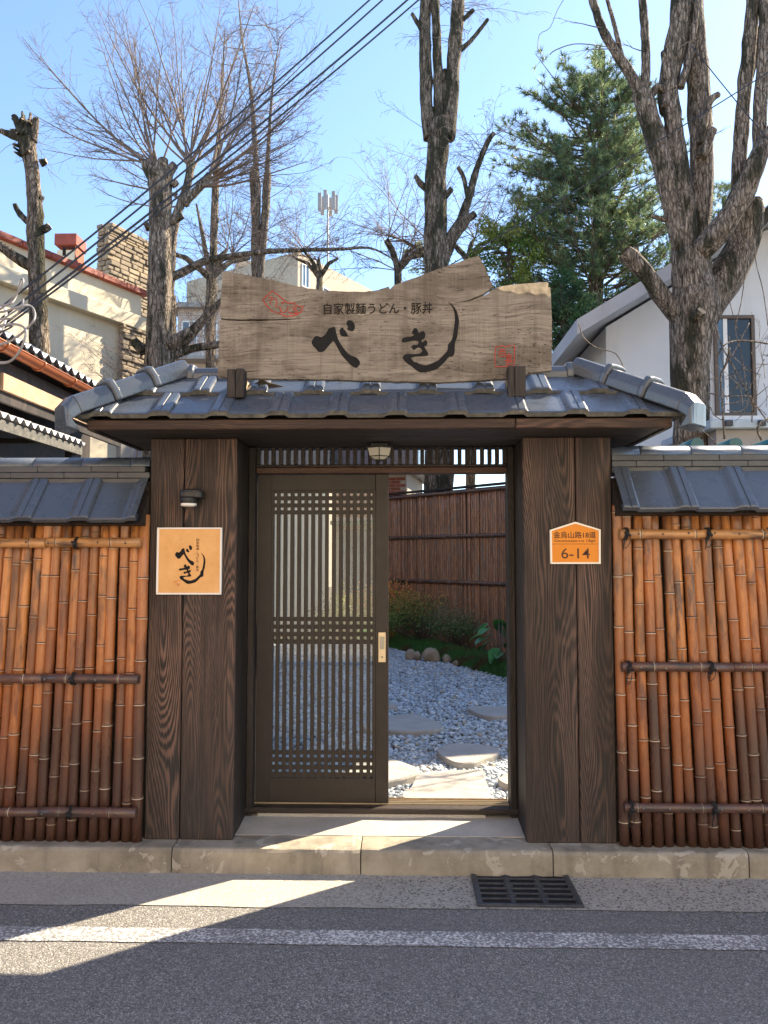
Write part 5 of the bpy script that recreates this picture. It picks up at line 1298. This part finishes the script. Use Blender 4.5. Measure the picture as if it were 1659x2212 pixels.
for k, (ln, r, mt) in enumerate((([(-60,780),(80,770),(170,690),(230,560),(235,460),(150,420),(20,430),(-60,460)], .009, 'greywire'), ([(-60,620),(90,580),(230,480),(310,390),(325,320),(290,250),(200,250),(40,300),(-60,310)], .008, 'greywire'), ([(-60,360),(60,370),(150,340),(210,230),(215,190),(190,260),(60,350),(-60,470)], .007, 'greywire'), ([(-60,310),(60,240),(160,130),(215,30),(200,0),(150,160),(90,230),(-60,250)], .007, 'greywire'), ([(-60,440),(40,440),(120,430),(60,470),(-60,520)], .006, 'wire'), ([(-60,270),(30,260),(55,330),(20,480),(-60,560)], .008, 'white'))):
    pts = [at(*c6(x, y), 1.0 + .04 * k + .03 * math.sin(q * 1.7)) for q, (x, y) in enumerate(ln)]; pts = [Vector(p) for p in catmull([tuple(p) for p in pts], 5, False)]; MB().tube(pts, r, 6).build('cable', M[mt], CB)
# ------------------------------------------------------------------ trees
def limb(pts, Y, sub=5, base=None):
    """pts: (px, py, r_px[, dY]) measured in the picture at depth Y -> smooth world path and radii"""
    P = []; Rr = []
    for q in pts:
        y = Y + (q[3] if len(q) > 3 else 0); p = at(q[0], q[1], y); P.append((*p, q[2] * mpp(y)))
    C = catmull([Vector(p) for p in P], sub, False) if len(P) > 2 else [P[0], P[1]]
    return [Vector(c[:3]) for c in C], [max(c[3], .002) for c in C]
def rtube(g, pts, rad, seg=14, rough=.18, ridge=.10, seed=0.0, step=None):
    """refine the path so that the bark relief has rings to live on"""
    out = []; rr = []
    for i in range(len(pts) - 1):
        L = (pts[i + 1] - pts[i]).length; k = max(1, int(L / max(rad[i] * .55, .03)))
        for s in range(k): t = s / k; out.append(pts[i].lerp(pts[i + 1], t)); rr.append(rad[i] + (rad[i + 1] - rad[i]) * t)
    out.append(pts[-1]); rr.append(rad[-1]); g.tube(out, rr, seg, True, rough, ridge, seed)
def grow(g, p, d, L, r, lvl, P):
    """one shoot and its side twigs"""
    n = P['seg'][lvl]; pts = [p]; dirs = []; d = d.normalized(); st = L / n
    for i in range(n):
        d = (d + Vector((random.gauss(0, 1), random.gauss(0, 1), random.gauss(0, 1))) * P['jit'][lvl] + Vector((0, 0, P['up'][lvl]))).normalized()
        pts.append(pts[-1] + d * st); dirs.append(d.copy())
    rad = [max(r * (1 - .8 * i / n), P['rmin']) for i in range(n + 1)]
    g.tube(pts, rad, 6 if r > .03 else (5 if r > .012 else 3), False)
    if lvl + 1 < len(P['n']):
        m = P['n'][lvl + 1]; m = int(m * random.uniform(.7, 1.3) + .5)
        for k in range(m):
            t = random.uniform(P['from'][lvl], 1.0); i = min(int(t * n), n - 1); q = pts[i].lerp(pts[i + 1], t * n - i); ax = dirs[i].orthogonal().normalized(); ax.rotate(Quaternion(dirs[i], random.uniform(0, 6.28)))
            nd = dirs[i] * math.cos(P['ang'][lvl]) + ax * math.sin(P['ang'][lvl]) * random.uniform(.6, 1.2); grow(g, q, nd, L * P['len'][lvl] * random.uniform(.5, 1.25) * (1.15 - .5 * t), rad[i] * .5, lvl + 1, P)
def tree(name, base, label, cat='tree', group='bare trees behind the gate'): return thing(name, base, label, cat, group)
def stub_end(g, c, d, r, n=9):
    """pale broken end of a lopped limb"""
    d = d.normalized(); a = d.orthogonal().normalized(); b = d.cross(a); vs = [c + (a * math.cos(t) + b * math.sin(t)) * r * random.uniform(.85, 1.02) + d * random.uniform(0, .25) * r for t in np.linspace(0, 6.283, n, endpoint=False)] + [c + d * r * .18]
    g.add(vs, [(i, (i + 1) % n, n) for i in range(n)])
def down(px, py, r, Y, k=1.15): # continue a trunk to the ground
    p = at(px, py, Y); return p, Vector((p.x, p.y, -.05))
def stumpy(T, Y, trunk, limbs, mat, seed=0, cutmat='cutwood', seg=18, tomesh='trunk'):
    g = MB(); ce_list = []
    P, Rr = limb(trunk, Y); b = P[0]; P = [Vector((b.x - .02, b.y, -.05)), Vector((b.x - .01, b.y, b.z * .5))] + P; Rr = [Rr[0] * 1.25, Rr[0] * 1.06] + Rr
    rtube(g, P, Rr, seg, .12, .13, seed); 
    for i, (ln, cut) in enumerate(limbs):
        p, r = limb(ln, Y); rtube(g, p, r, 12 if r[0] > .05 else 8, .14, .12, seed + i * 1.7 + 3)
        if cut: ce_list.append(MB()); stub_end(ce_list[-1], p[-1], p[-1] - p[-2], r[-1])
    if ce_list: 
        tr = g.build(tomesh, mat, T)
        for c in ce_list: c.build('cut_end', M[cutmat], T)
    else: tr = g.build(tomesh, mat, T)
    return tr
# 1. leaning pollard at the far left
Y1 = 5.4; T = tree('pollarded_tree', at(82, 1150, Y1) * Vector((1, 1, 0)) if False else Vector((at(84, 800, Y1).x, Y1, 0)), 'slim lopped trunk with a ragged broken head at the far left')
heads = []
for k in range(26):
    a = random.uniform(-1.5, 1.5); x0, y0 = 58 + random.uniform(-14, 16), 262 + random.uniform(0, 75); L = random.uniform(12, 34); heads.append(([(x0, y0, random.uniform(3, 6), random.uniform(-.1, .1)), (x0 + L * math.sin(a) * .9, y0 - L * math.cos(a) * .8, random.uniform(1.5, 3.5), random.uniform(-.2, .15))], random.random() < .5))
heads += [([(50, 300, 11), (20, 290, 8), (2, 283, 6)], True), ([(55, 310, 10), (40, 270, 8), (30, 250, 6)], True), ([(70, 305, 10), (76, 275, 8), (80, 256, 5)], True), ([(88, 352, 9), (100, 348, 6)], True), ([(76, 492, 9), (50, 470, 7), (38, 455, 6), (32, 442, 5)], True), ([(80, 500, 10), (98, 494, 9), (107, 488, 8)], True), ([(82, 440, 6), (92, 424, 5)], True), ([(74, 580, 13), (40, 560, 12), (5, 534, 11), (-40, 510, 11)], False), ([(70, 475, 6), (66, 455, 5)], True)]
stumpy(T, Y1, [(86, 800, 21), (84, 700, 20), (80, 600, 19), (77, 500, 18), (74, 420, 16), (66, 350, 16), (58, 310, 19), (56, 280, 15), (56, 262, 9)], heads, M['bark_moss'], 2)
g = MB()
for k in range(10):
    p = at(random.uniform(20, 80), random.uniform(280, 350), Y1); grow(g, p, Vector((random.uniform(-1, .6), random.uniform(-.4, .4), -.2)), random.uniform(.3, .8), .004, 0, dict(n=[1, 2], seg=[5, 3], jit=[.2, .25], up=[-.15, -.05], len=[.5], ang=[.6], rmin=.0018, **{'from': [.3]}))
kind(g.build('twigs', M['twig'], T, fix=False), 'stuff')
# 2. thick pollard behind the gate roof
Y2 = 7.2; T = tree('pollarded_tree', Vector((at(340, 780, Y2).x, Y2, 0)), 'thick grey pollarded trunk with sawn head left of the signboard')
stumpy(T, Y2, [(338, 800, 28), (342, 700, 26), (345, 600, 25), (346, 500, 24), (346, 420, 24), (345, 380, 28), (346, 360, 24)],
       [([(330, 380, 15), (320, 365, 14), (316, 350, 12)], True), ([(350, 372, 14), (352, 352, 12), (353, 345, 11)], True), ([(360, 380, 12), (372, 362, 10), (378, 355, 9)], True), ([(368, 480, 9), (388, 470, 8), (395, 466, 7)], True), ([(322, 495, 8), (314, 482, 6)], True), ([(355, 490, 8), (356, 470, 6)], True), ([(370, 400, 9), (384, 392, 7)], True), ([(365, 745, 14), (392, 728, 12), (410, 715, 10)], True), ([(312, 760, 12), (290, 738, 10)], True)], M['bark'], 5)
# 3. the broad fan of bare shoots behind it
Y3 = 8.6; T = tree('bare_tree', Vector((at(372, 800, Y3).x, Y3, 0)), 'large fan-shaped bare tree spreading above the left of the signboard')
limbs3 = [([(366, 680, 11), (368, 600, 10), (372, 520, 10), (380, 470, 10), (395, 430, 9), (408, 385, 9), (412, 350, 10)], False), ([(395, 440, 11), (430, 405, 9), (455, 378, 9)], False), ([(372, 520, 10), (352, 420, 10), (338, 362, 11)], False),
          ([(370, 600, 10), (400, 585, 9), (450, 562, 8), (510, 552, 7), (580, 543, 5.5), (660, 540, 4.5), (740, 538, 3.5), (800, 536, 2.5), (850, 560, 1.5)], False), ([(368, 765, 14), (400, 735, 13), (440, 690, 9), (480, 650, 7), (520, 620, 5)], False), ([(370, 770, 10), (420, 752, 9), (470, 745, 8), (520, 735, 6)], False), ([(440, 690, 6), (452, 640, 5), (460, 560, 4), (470, 470, 4)], False)]
stumpy(T, Y3, [(362, 800, 18), (364, 700, 17), (366, 640, 15)], limbs3, M['bark'], 9, seg=12)
g = MB(); PF = dict(n=[1, 15, 4], seg=[10, 5, 3], jit=[.04, .10, .16], up=[.03, .03, -.01], len=[.30, .5], ang=[.62, .75], rmin=.0022, **{'from': [.18, .25]})
for (hx, hy, m, a0, a1, l0, l1) in ((338, 358, 15, -90, 12, 2.0, 2.9), (412, 350, 19, -50, 48, 2.3, 3.3), (456, 378, 10, 5, 88, 1.8, 2.7), (395, 430, 4, -95, -50, 1.6, 2.3), (440, 400, 5, 55, 105, 1.5, 2.3)):
    p = at(hx, hy, Y3)
    for k in range(m):
        a = R(a0 + (a1 - a0) * (k + random.uniform(.1, .9)) / m); d = Vector((math.sin(a), random.uniform(-.45, .45), math.cos(a) + .05)); grow(g, p + Vector((random.uniform(-.08, .08), random.uniform(-.1, .1), random.uniform(-.08, .05))), d, random.uniform(l0, l1), random.uniform(.014, .025), 0, PF)
PD = dict(n=[1, 7, 3], seg=[7, 4, 3], jit=[.09, .14, .2], up=[.0, -.05, -.06], len=[.4, .5], ang=[.7, .8], rmin=.002, **{'from': [.15, .2]})
for ln in (limbs3[3][0], limbs3[4][0], limbs3[5][0], limbs3[6][0]):
    P_, R_ = limb(ln, Y3)
    for k in range(34):
        i = random.randint(2, len(P_) - 1); d = Vector((random.uniform(-.6, .9), random.uniform(-.7, .7), random.uniform(-.5, .9))); grow(g, P_[i], d, random.uniform(.35, 1.0), .006, 0, PD)
kind(g.build('crown', M['twig'], T, fix=False), 'stuff')
# 4. paired slender trunks further back
Y4 = 10.5; T = tree('bare_tree', Vector((at(556, 700, Y4).x, Y4, 0)), 'pale slender bare tree with paired upright trunks left of the mast')
stumpy(T, Y4, [(556, 640, 10), (552, 560, 10), (553, 480, 10), (551, 400, 12), (548, 365, 9)], [([(553, 370, 7), (549, 280, 6), (540, 180, 4), (524, 90, 2.5), (515, 0, 1)], False), ([(558, 640, 9), (566, 540, 9), (574, 450, 9), (578, 375, 9)], False), ([(577, 375, 6), (582, 280, 4), (590, 180, 2.5), (604, 80, .8)], False), ([(460, 640, 9), (462, 500, 8), (466, 400, 8), (472, 300, 5), (480, 180, 3), (486, 60, .8)], False), ([(456, 620, 8), (440, 520, 5), (424, 440, 2)], False)], M['shoot'], 13, seg=10)
g = MB(); PT = dict(n=[1, 6, 3], seg=[6, 4, 3], jit=[.08, .14, .2], up=[.03, -.02, -.05], len=[.4, .5], ang=[.7, .8], rmin=.0024, **{'from': [.15, .2]})
for (xa, ya, xb, yb, m) in ((553, 480, 548, 280, 22), (574, 450, 590, 180, 26), (548, 280, 515, 0, 18), (464, 450, 484, 80, 26), (556, 620, 553, 480, 12), (590, 180, 604, 60, 10)):
    for k in range(m):
        t = random.random(); p = at(xa + (xb - xa) * t, ya + (yb - ya) * t, Y4); a = random.uniform(0, 6.28); grow(g, p, Vector((math.cos(a), math.sin(a), random.uniform(.0, .9))), random.uniform(.5, 1.5), .009, 0, PT)
kind(g.build('crown', M['twig'], T, fix=False), 'stuff')
# 5. dark mossy trunk behind the middle of the signboard
Y5 = 10.8; T = tree('pollarded_tree', Vector((at(942, 800, Y5).x, Y5, 0)), 'dark mossy trunk with split upright limbs rising behind the middle of the signboard')
stumpy(T, Y5, [(948, 700, 29), (943, 600, 27), (941, 500, 25), (941, 400, 23.5), (945, 330, 23), (950, 285, 26), (952, 262, 22)],
   [([(928, 300, 15), (922, 240, 14), (920, 150, 14), (918, 60, 13), (922, -40, 13)], False), ([(948, 290, 14), (948, 220, 12), (944, 100, 10), (938, -40, 10)], False), ([(966, 300, 17), (974, 230, 17), (980, 130, 16), (988, 30, 15), (990, -40, 14)], False), ([(938, 280, 10), (934, 250, 8), (932, 232, 5)], True), ([(958, 262, 7), (960, 190, 6), (961, 150, 4)], True),
    ([(985, 115, 7), (1015, 90, 5), (1054, 42, 4)], True), ([(985, 55, 6), (1003, 40, 5), (1022, 22, 5)], True), ([(916, 75, 6), (905, 55, 5), (890, 30, 4)], True), ([(920, 45, 6), (913, 30, 4)], True), ([(925, 410, 8), (908, 396, 7), (898, 380, 5)], True), ([(918, 180, 5), (911, 172, 3)], True),
    ([(952, 575, 17), (975, 515, 15), (1000, 480, 14), (1006, 462, 12)], False), ([(990, 490, 10), (1012, 430, 9), (1028, 370, 7), (1052, 310, 6), (1066, 288, 5)], True), ([(1000, 475, 9), (1018, 468, 8), (1025, 462, 8)], True), ([(1010, 430, 5), (1002, 385, 5), (990, 362, 5)], True), ([(962, 425, 7), (975, 408, 6)], True), ([(1024, 250, 1), (1026, 251, 1)], False)], M['bark_moss'], 17, seg=20)
g = MB(); PDr = dict(n=[1, 7, 3], seg=[8, 4, 3], jit=[.07, .12, .2], up=[-.09, -.10, -.05], len=[.35, .5], ang=[.6, .8], rmin=.0024, **{'from': [.15, .2]})
for (xa, ya, xb, yb, m) in ((1028, 370, 1066, 288, 26), (1000, 480, 1012, 430, 8), (985, 115, 1020, 60, 7), (985, 30, 1000, 0, 12), (930, 380, 925, 280, 5)):
    for k in range(m):
        t = random.random(); p = at(xa + (xb - xa) * t, ya + (yb - ya) * t, Y5); a = random.uniform(0, 6.28); grow(g, p, Vector((math.cos(a), math.sin(a), random.uniform(.1, .9))), random.uniform(.5, 1.5), .007, 0, PDr)
kind(g.build('twigs', M['twig'], T, fix=False), 'stuff')
# 6. low bare bushy trees around the middle trunk
for (px, py, Y, m, L, lab, sp) in ((860, 585, 12.5, 34, (1.0, 2.6), 'spreading bare bush with drooping twigs left of the mossy trunk', 1.4), (1010, 560, 13.5, 24, (.9, 2.3), 'bare thicket between the mossy trunk and the pine', 1.2), (690, 600, 15, 26, (1.0, 2.5), 'low bare bush behind the left half of the signboard', 1.3), (455, 600, 9.8, 20, (.6, 1.7), 'twiggy bare bush between the thick pollard and the signboard', 1.2)):
    p = at(px, py, Y); T = tree('bare_bush', Vector((p.x, p.y, 0)), lab, 'tree'); g = MB(); g.tube([(p.x, p.y, -.05), (p.x + .05, p.y, p.z * .5), p], [.14, .11, .08], 8, rough=.2)
    limbsb = []
    for k in range(5):
        a = random.uniform(-1.2, 1.2); e = p + Vector((math.sin(a) * .9, random.uniform(-.5, .5), .25 + .3 * math.cos(a))); rtube(g, [p, p.lerp(e, .5) + Vector((0, 0, .12)), e], [.07, .05, .03], 7, .2, .1, k); limbsb.append(e)
    g.build('trunk', M['bark_moss'], T); g = MB(); PB = dict(n=[1, 9, 4], seg=[8, 5, 3], jit=[.07, .13, .2], up=[-.02, -.06, -.05], len=[.36, .5], ang=[.6, .8], rmin=.0028, **{'from': [.15, .2]})
    for k in range(m):
        a = random.uniform(-sp, sp); q = random.choice(limbsb + [p]); grow(g, q, Vector((math.sin(a), random.uniform(-.6, .6), math.cos(a))), random.uniform(*L), random.uniform(.009, .016), 0, PB)
    kind(g.build('crown', M['twig'], T, fix=False), 'stuff')
# twiggy growth in front of the cream wall
p = at(300, 860, 6.6); T = tree('bare_bush', Vector((p.x, p.y, 0)), 'thin reddish twigs in front of the cream wall left of the thick pollard', 'tree'); g = MB(); g.tube([(p.x, p.y, 0), p], [.03, .02], 6)
PW = dict(n=[1, 5, 2], seg=[8, 4, 3], jit=[.06, .1, .15], up=[.0, -.02, -.02], len=[.35, .5], ang=[.5, .7], rmin=.0022, **{'from': [.2, .2]})
for k in range(16):
    a = random.uniform(-1.35, -.2); grow(g, p + Vector((random.uniform(-.1, .2), 0, random.uniform(-.2, .5))), Vector((math.sin(a), random.uniform(-.3, .3), math.cos(a))), random.uniform(.6, 1.3), .007, 0, PW)
kind(g.build('crown', M['twig'], T, fix=False), 'stuff')
# 7. the great lopped tree on the right
Y7 = 4.7; T = tree('pollarded_tree', Vector((at(1492, 950, Y7).x, Y7, 0)), 'massive furrowed tree with lopped limbs in front of the white house')
stumpy(T, Y7, [(1494, 990, 39.5), (1493, 900, 37.0), (1491, 800, 38.6), (1494, 720, 42.8), (1500, 660, 48.7), (1496, 600, 42.0), (1490, 545, 38.6)],
   [([(1484, 580, 28.6), (1478, 480, 25.2), (1468, 380, 22.7), (1456, 280, 20.2), (1448, 200, 16.8), (1442, 140, 13.4), (1440, 112, 12.6)], True),
    ([(1478, 540, 23.5), (1452, 430, 23.5), (1425, 330, 22.7), (1398, 240, 21.8), (1384, 200, 20.2)], False), ([(1390, 215, 15.1), (1362, 160, 11.8), (1328, 110, 10.1), (1300, 60, 9.2), (1280, 0, 8.4), (1268, -40, 7.6)], False), ([(1392, 205, 10.1), (1395, 150, 10.1), (1394, 80, 9.2), (1388, 0, 9.2), (1385, -40, 8.4)], False), ([(1348, 145, 5.9), (1340, 110, 5.9), (1326, 50, 5.0), (1312, 0, 4.2), (1305, -30, 4.2)], False),
    ([(1500, 560, 28.6, .1), (1512, 440, 25.2, .15), (1516, 330, 25.2, .15), (1508, 200, 25.2, .2), (1500, 80, 25.2, .2), (1490, -50, 24.4, .2)], False), ([(1440, 240, 16.8), (1442, 190, 21.8, .1), (1455, 120, 22.7, .1), (1468, 40, 21.8, .1), (1472, -50, 21.0, .1)], False), ([(1470, 190, 8.4), (1490, 120, 7.6), (1500, 60, 6.7), (1506, 0, 5.9)], False),
    ([(1400, 215, 8.4), (1420, 190, 10.1), (1445, 200, 10.1)], True), ([(1405, 185, 7.6), (1385, 178, 7.6)], True),
    ([(1515, 340, 11.8), (1532, 300, 10.1), (1540, 280, 9.2)], True), ([(1512, 310, 8.4), (1530, 225, 8.4), (1552, 204, 6.7)], True), ([(1515, 330, 7.6), (1528, 296, 6.7), (1538, 288, 5.0)], True),
    ([(1510, 545, 26.9, -.1), (1555, 500, 26.0, -.2), (1592, 440, 24.4, -.25), (1622, 380, 22.7, -.3), (1648, 320, 20.2, -.3), (1690, 260, 18.5, -.3)], False),
    ([(1594, 440, 16.8, -.1), (1598, 340, 16.0, -.1), (1606, 220, 15.1, -.1), (1618, 100, 15.1, -.1), (1632, -40, 14.3, -.1)], False), ([(1640, 330, 15.1, -.2), (1642, 230, 14.3, -.2), (1650, 120, 13.4, -.2), (1655, -40, 13.4, -.2)], False), ([(1608, 215, 7.6), (1630, 130, 7.6), (1640, 60, 6.7)], False),
    ([(1515, 680, 38.6, .1), (1560, 610, 38.6, .2), (1598, 540, 35.3, .25), (1615, 480, 31.9, .25), (1622, 440, 27.7, .25)], True), ([(1620, 475, 8.4, .2), (1628, 448, 6.7, .2), (1633, 438, 5.0, .2)], True), ([(1612, 520, 13.4, .3), (1650, 470, 12.6, .4), (1700, 420, 11.8, .4)], False),
    ([(1470, 690, 20.2), (1430, 640, 19.3), (1395, 590, 18.5), (1365, 560, 18.5), (1350, 545, 16.8)], True), ([(1366, 560, 7.6), (1374, 548, 5.9), (1377, 532, 3.4)], False), ([(1402, 612, 4.2), (1388, 606, 3.4)], True), ([(1500, 690, 11.8, -.2), (1515, 672, 10.9, -.3)], True), ([(1440, 475, 5.9), (1408, 467, 4.2)], True)], M['bark_big'], 23, seg=24)
g = MB(); PR = dict(n=[1, 4], seg=[7, 3], jit=[.06, .12], up=[-.02, -.03], len=[.3], ang=[.6], rmin=.0022, **{'from': [.2]})
for (x, y, dx, dz, L) in ((1300, 60, -1, .15, .55), (1385, 110, -.9, .3, .35), (1330, 105, -1, -.05, .6), (1490, 420, -.5, -.5, .3), (1525, 300, .6, .3, .3), (1470, 100, .8, .4, .25), (1480, 480, .4, .8, .4)):
    grow(g, at(x, y, Y7 - .1), Vector((dx, -.1, dz)), L, .008, 0, PR)
p = at(1160, 100, Y7); g.tube([Vector(q) for q in catmull([tuple(at(x, y, Y7)) for x, y in ((1345, 108), (1290, 98), (1240, 95), (1200, 108), (1188, 118))], 3, False)], .006, 5)
g.tube([Vector(q) for q in catmull([tuple(at(x, y, Y7)) for x, y in ((1230, -20), (1205, 20), (1188, 60), (1165, 75), (1162, 110))], 3, False)], .004, 4)
kind(g.build('twigs', M['twig'], T, fix=False), 'stuff')
# 8. pale whippy shrub right of the great tree
p = at(1640, 960, 3.4); T = tree('bare_bush', Vector((p.x, p.y, 0)), 'pale whippy bare shrub in front of the house window', 'tree'); g = MB(); g.tube([(p.x, p.y, 0), p], [.03, .022], 6)
c5 = crop(2250, 600, 1.8437)
for ln, r in (([(1110, 2080), (1100, 1900), (1090, 1750), (1085, 1620), (1120, 1540), (1150, 1420)], .010), ([(1427, 1390), (1300, 1370), (1190, 1370), (1110, 1400), (1060, 1480)], .008), ([(1040, 1210), (1090, 1400), (1180, 1560), (1290, 1760), (1427, 1960)], .007), ([(1230, 720), (1260, 850), (1230, 1100), (1190, 1280), (1230, 1450), (1270, 1700)], .005), ([(1320, 560), (1340, 800), (1390, 1000), (1427, 1260)], .005), ([(1085, 1600), (1180, 1450), (1290, 1240)], .006), ([(1310, 1960), (1310, 1800), (1280, 1770), (1130, 1770), (1010, 1750)], .006), ([(1100, 1830), (1220, 1800), (1330, 1640), (1400, 1500)], .004), ([(1110, 1950), (1040, 1910), (1010, 1850)], .005), ([(1110, 880), (1130, 1000), (1190, 1240), (1250, 1380)], .004), ([(1427, 1700), (1330, 1780), (1230, 1880), (1130, 1870)], .004), ([(940, 2015), (1000, 2060), (1050, 2120)], .006), ([(1380, 2090), (1350, 2000), (1427, 1930)], .01)):
    g.tube([Vector(q) for q in catmull([tuple(at(*c5(x, y), 3.4 + .1 * math.sin(k + ln[0][0]))) for k, (x, y) in enumerate(ln)], 4, False)], r, 6)
for k in range(22):
    grow(g, at(random.uniform(1560, 1659), random.uniform(740, 930), 3.5), Vector((random.uniform(-.8, .8), random.uniform(-.4, .4), random.uniform(-.2, 1))), random.uniform(.25, .6), .004, 0, dict(n=[1, 4], seg=[6, 3], jit=[.1, .15], up=[.02, 0], len=[.35], ang=[.6], rmin=.0018, **{'from': [.2]}))
g.tube([Vector(q) for q in catmull([tuple(at(x, y, 1.6)) for x, y in ((1250, 700), (1262, 730), (1290, 752), (1330, 764), (1350, 800))], 4, False)], .004, 5)
g.build('crown', M['shoot'], T, fix=False)

# ------------------------------------------------------------------ pine and broadleaf greenery
Y9 = 12.5; outl = [(90, 1280, 1320), (140, 1240, 1350), (200, 1175, 1385), (250, 1128, 1400), (300, 1118, 1410), (350, 1135, 1415), (400, 1150, 1425), (450, 1150, 1430), (500, 1120, 1440), (560, 1095, 1440), (620, 1092, 1435), (680, 1130, 1400), (740, 1180, 1370), (800, 1200, 1340)]
def span(y):
    for (ya, a0, b0), (yb, a1, b1) in zip(outl, outl[1:]):
        if ya <= y <= yb: t = (y - ya) / (yb - ya); return a0 + (a1 - a0) * t, b0 + (b1 - b0) * t
    return outl[-1][1:]
T = thing('pine_tree', Vector((at(1300, 800, Y9).x, Y9, 0)), 'tall blue-green pine between the signboard and the large right tree', 'tree')
g = MB(); tp, tr_ = limb([(1285, 900, 20), (1285, 700, 18), (1292, 500, 14), (1300, 300, 9), (1304, 110, 3)], Y9); tp = [Vector((tp[0].x, tp[0].y, -.05))] + tp; rtube(g, tp, [tr_[0]] + tr_, 12, .15, .08, 3); g.build('trunk', M['bark_moss'], T)
g = MB(); tufts = []; k = mpp(Y9)
for b in range(420):
    y = 100 + 690 * random.random() ** .85; xa, xb = span(y); xm2 = 1300 - (y - 100) * .022; hw = (xb - xa) / 2 * k; a = random.uniform(0, 6.283); ca, sa = math.cos(a), math.sin(a)
    reach = ((xb - xm2) if ca > 0 else (xm2 - xa)) * k * abs(ca) + hw * .9 * abs(sa); reach *= random.uniform(.62, 1.18); o = at(xm2, y + 40 + 25 * random.random(), Y9); e = o + Vector((ca * reach, sa * reach, reach * random.uniform(.15, .5)))
    mid = o.lerp(e, .5) - Vector((0, 0, reach * .06)); g.tube([o, mid, e], [.02, .014, .006], 5, False); n_ = int(7 + reach * 9)
    for j in range(n_):
        t = random.uniform(.25, 1.0); q = o.lerp(mid, t * 2) if t < .5 else mid.lerp(e, t * 2 - 1); d = ((e - o).normalized() * .8 + Vector((random.gauss(0, .5), random.gauss(0, .5), random.gauss(.35, .4)))).normalized(); L = random.uniform(.08, .30); tufts.append((q + d * L, d)); g.tube([q, q + d * L], [.005, .003], 3, False)
kind(g.build('branches', M['twig_dark'], T, fix=False), 'stuff')
def needle_mesh(tufts, nn, L0, L1, w, pal):
    n = len(tufts); c = np.array([t[0][:] for t in tufts]); d = np.array([t[1][:] for t in tufts]); tone = rng.uniform(.55, 1.35, n); sel = rng.uniform(0, 1, n)
    c = np.repeat(c, nn, 0); d = np.repeat(d, nn, 0); m = n * nn; dd = d * .55 + rng.normal(0, .55, (m, 3)); dd /= np.linalg.norm(dd, axis=1, keepdims=True); c = c - d * rng.uniform(0, .06, (m, 1)); L = rng.uniform(L0, L1, (m, 1)); s = np.cross(dd, rng.normal(0, 1, (m, 3))); s /= np.linalg.norm(s, axis=1, keepdims=True)
    V = np.stack([c - s * w, c + s * w, c + dd * L], 1).reshape(-1, 3); pal = np.array(pal); col = pal[0] + (pal[1] - pal[0]) * sel[:, None]; col = np.repeat(col * tone[:, None], nn * 3, 0); return V, np.arange(3 * m).reshape(-1, 3), col
V, Fc, C = needle_mesh(tufts, 20, .10, .18, .0075, [(.07, .135, .085), (.26, .33, .14)]); raw('foliage', V, Fc, M['needle'], T, cols=C)
for j in range(26):
    q, d = random.choice(tufts[len(tufts) // 3:]); MB().lathe([(.004, 0), (.03, .03), (.034, .06), (.02, .10), (.004, .13)], 7, q - Vector((0, 0, .15))).build('cone', M['wframe'], T)
p = at(1565, 470, 14); T = thing('pine_tree', Vector((p.x, 14, 0)), 'smaller sunlit pine seen between the limbs of the large right tree', 'tree'); g = MB(); g.tube([(p.x, 14, -.05), p + Vector((0, 0, .5))], [.16, .05], 8, rough=.1); g.build('trunk', M['bark_moss'], T)
tf = []
for j in range(700):
    y = random.uniform(395, 560); hw = 30 + (y - 395) * .75; q = at(1560 + random.uniform(-hw, hw), y, 14 + random.uniform(-.8, .8)); tf.append((q, Vector((random.gauss(0, .5), random.gauss(0, .5), .8)).normalized()))
V, Fc, C = needle_mesh(tf, 16, .09, .18, .0055, [(.06, .10, .045), (.16, .20, .08)]); raw('foliage', V, Fc, M['needle'], T, cols=C)
def leafy(name, px, py, Y, rx, h, n, pal, label, ls=(.05, .09)):
    p = at(px, py, Y); T = thing(name, Vector((p.x, p.y, 0)), label, 'tree', 'leafy trees beside the pine'); g = MB(); top = p + Vector((0, 0, h * .4)); g.tube([(p.x, p.y, -.05), (p.x, p.y, p.z * .6), top], [.09, .07, .03], 7, rough=.15); tips = []
    for i in range(46):
        d = Vector((random.gauss(0, 1), random.gauss(0, 1), random.gauss(.2, .9))).normalized(); e = p + Vector((d.x * rx, d.y * rx, d.z * h)) * random.uniform(.35, 1); s0_ = Vector((p.x, p.y, min(p.z + d.z * h * .2, e.z - .05))); g.tube([s0_, s0_.lerp(e, .5) + Vector((0, 0, .04)), e], [.022, .014, .006], 4, False); tips.append(e)
    g.build('trunk', M['twig_dark'], T); tpn = np.array([t[:] for t in tips]); idx = rng.integers(0, len(tips), n); q = tpn[idx] + rng.normal(0, 1, (n, 3)) * np.array([[rx * .13, rx * .13, h * .09]]); d = rng.normal(0, 1, (n, 3)) + np.array([[0, 0, -.2]]); pal = np.array(pal); cl_ = rng.uniform(0, len(pal), len(tips)).astype(int)[idx]; col = pal[cl_] * rng.uniform(.6, 1.4, (n, 1)); V, Fc, _ = leaf_mesh(q, d, rng.uniform(*ls, n), col); raw('foliage', V, Fc, M['leaf'], T, cols=np.repeat(col, 4, 0))
leafy('leafy_tree', 1100, 545, 11.6, .80, 1.05, 6200, [(.16, .25, .05), (.24, .31, .07), (.10, .18, .05), (.32, .32, .09)], 'yellow-green leafy tree between the mossy trunk and the pine')
leafy('leafy_tree', 1215, 690, 11.2, .75, .95, 5200, [(.05, .12, .05), (.08, .16, .055), (.035, .08, .04), (.14, .22, .08)], 'dark green leafy tree behind the right end of the signboard')
leafy('leafy_tree', 920, 560, 14.5, .55, .5, 1400, [(.09, .13, .03), (.14, .17, .05)], 'sparse yellow-green bush at the foot of the mossy trunk', (.05, .08))
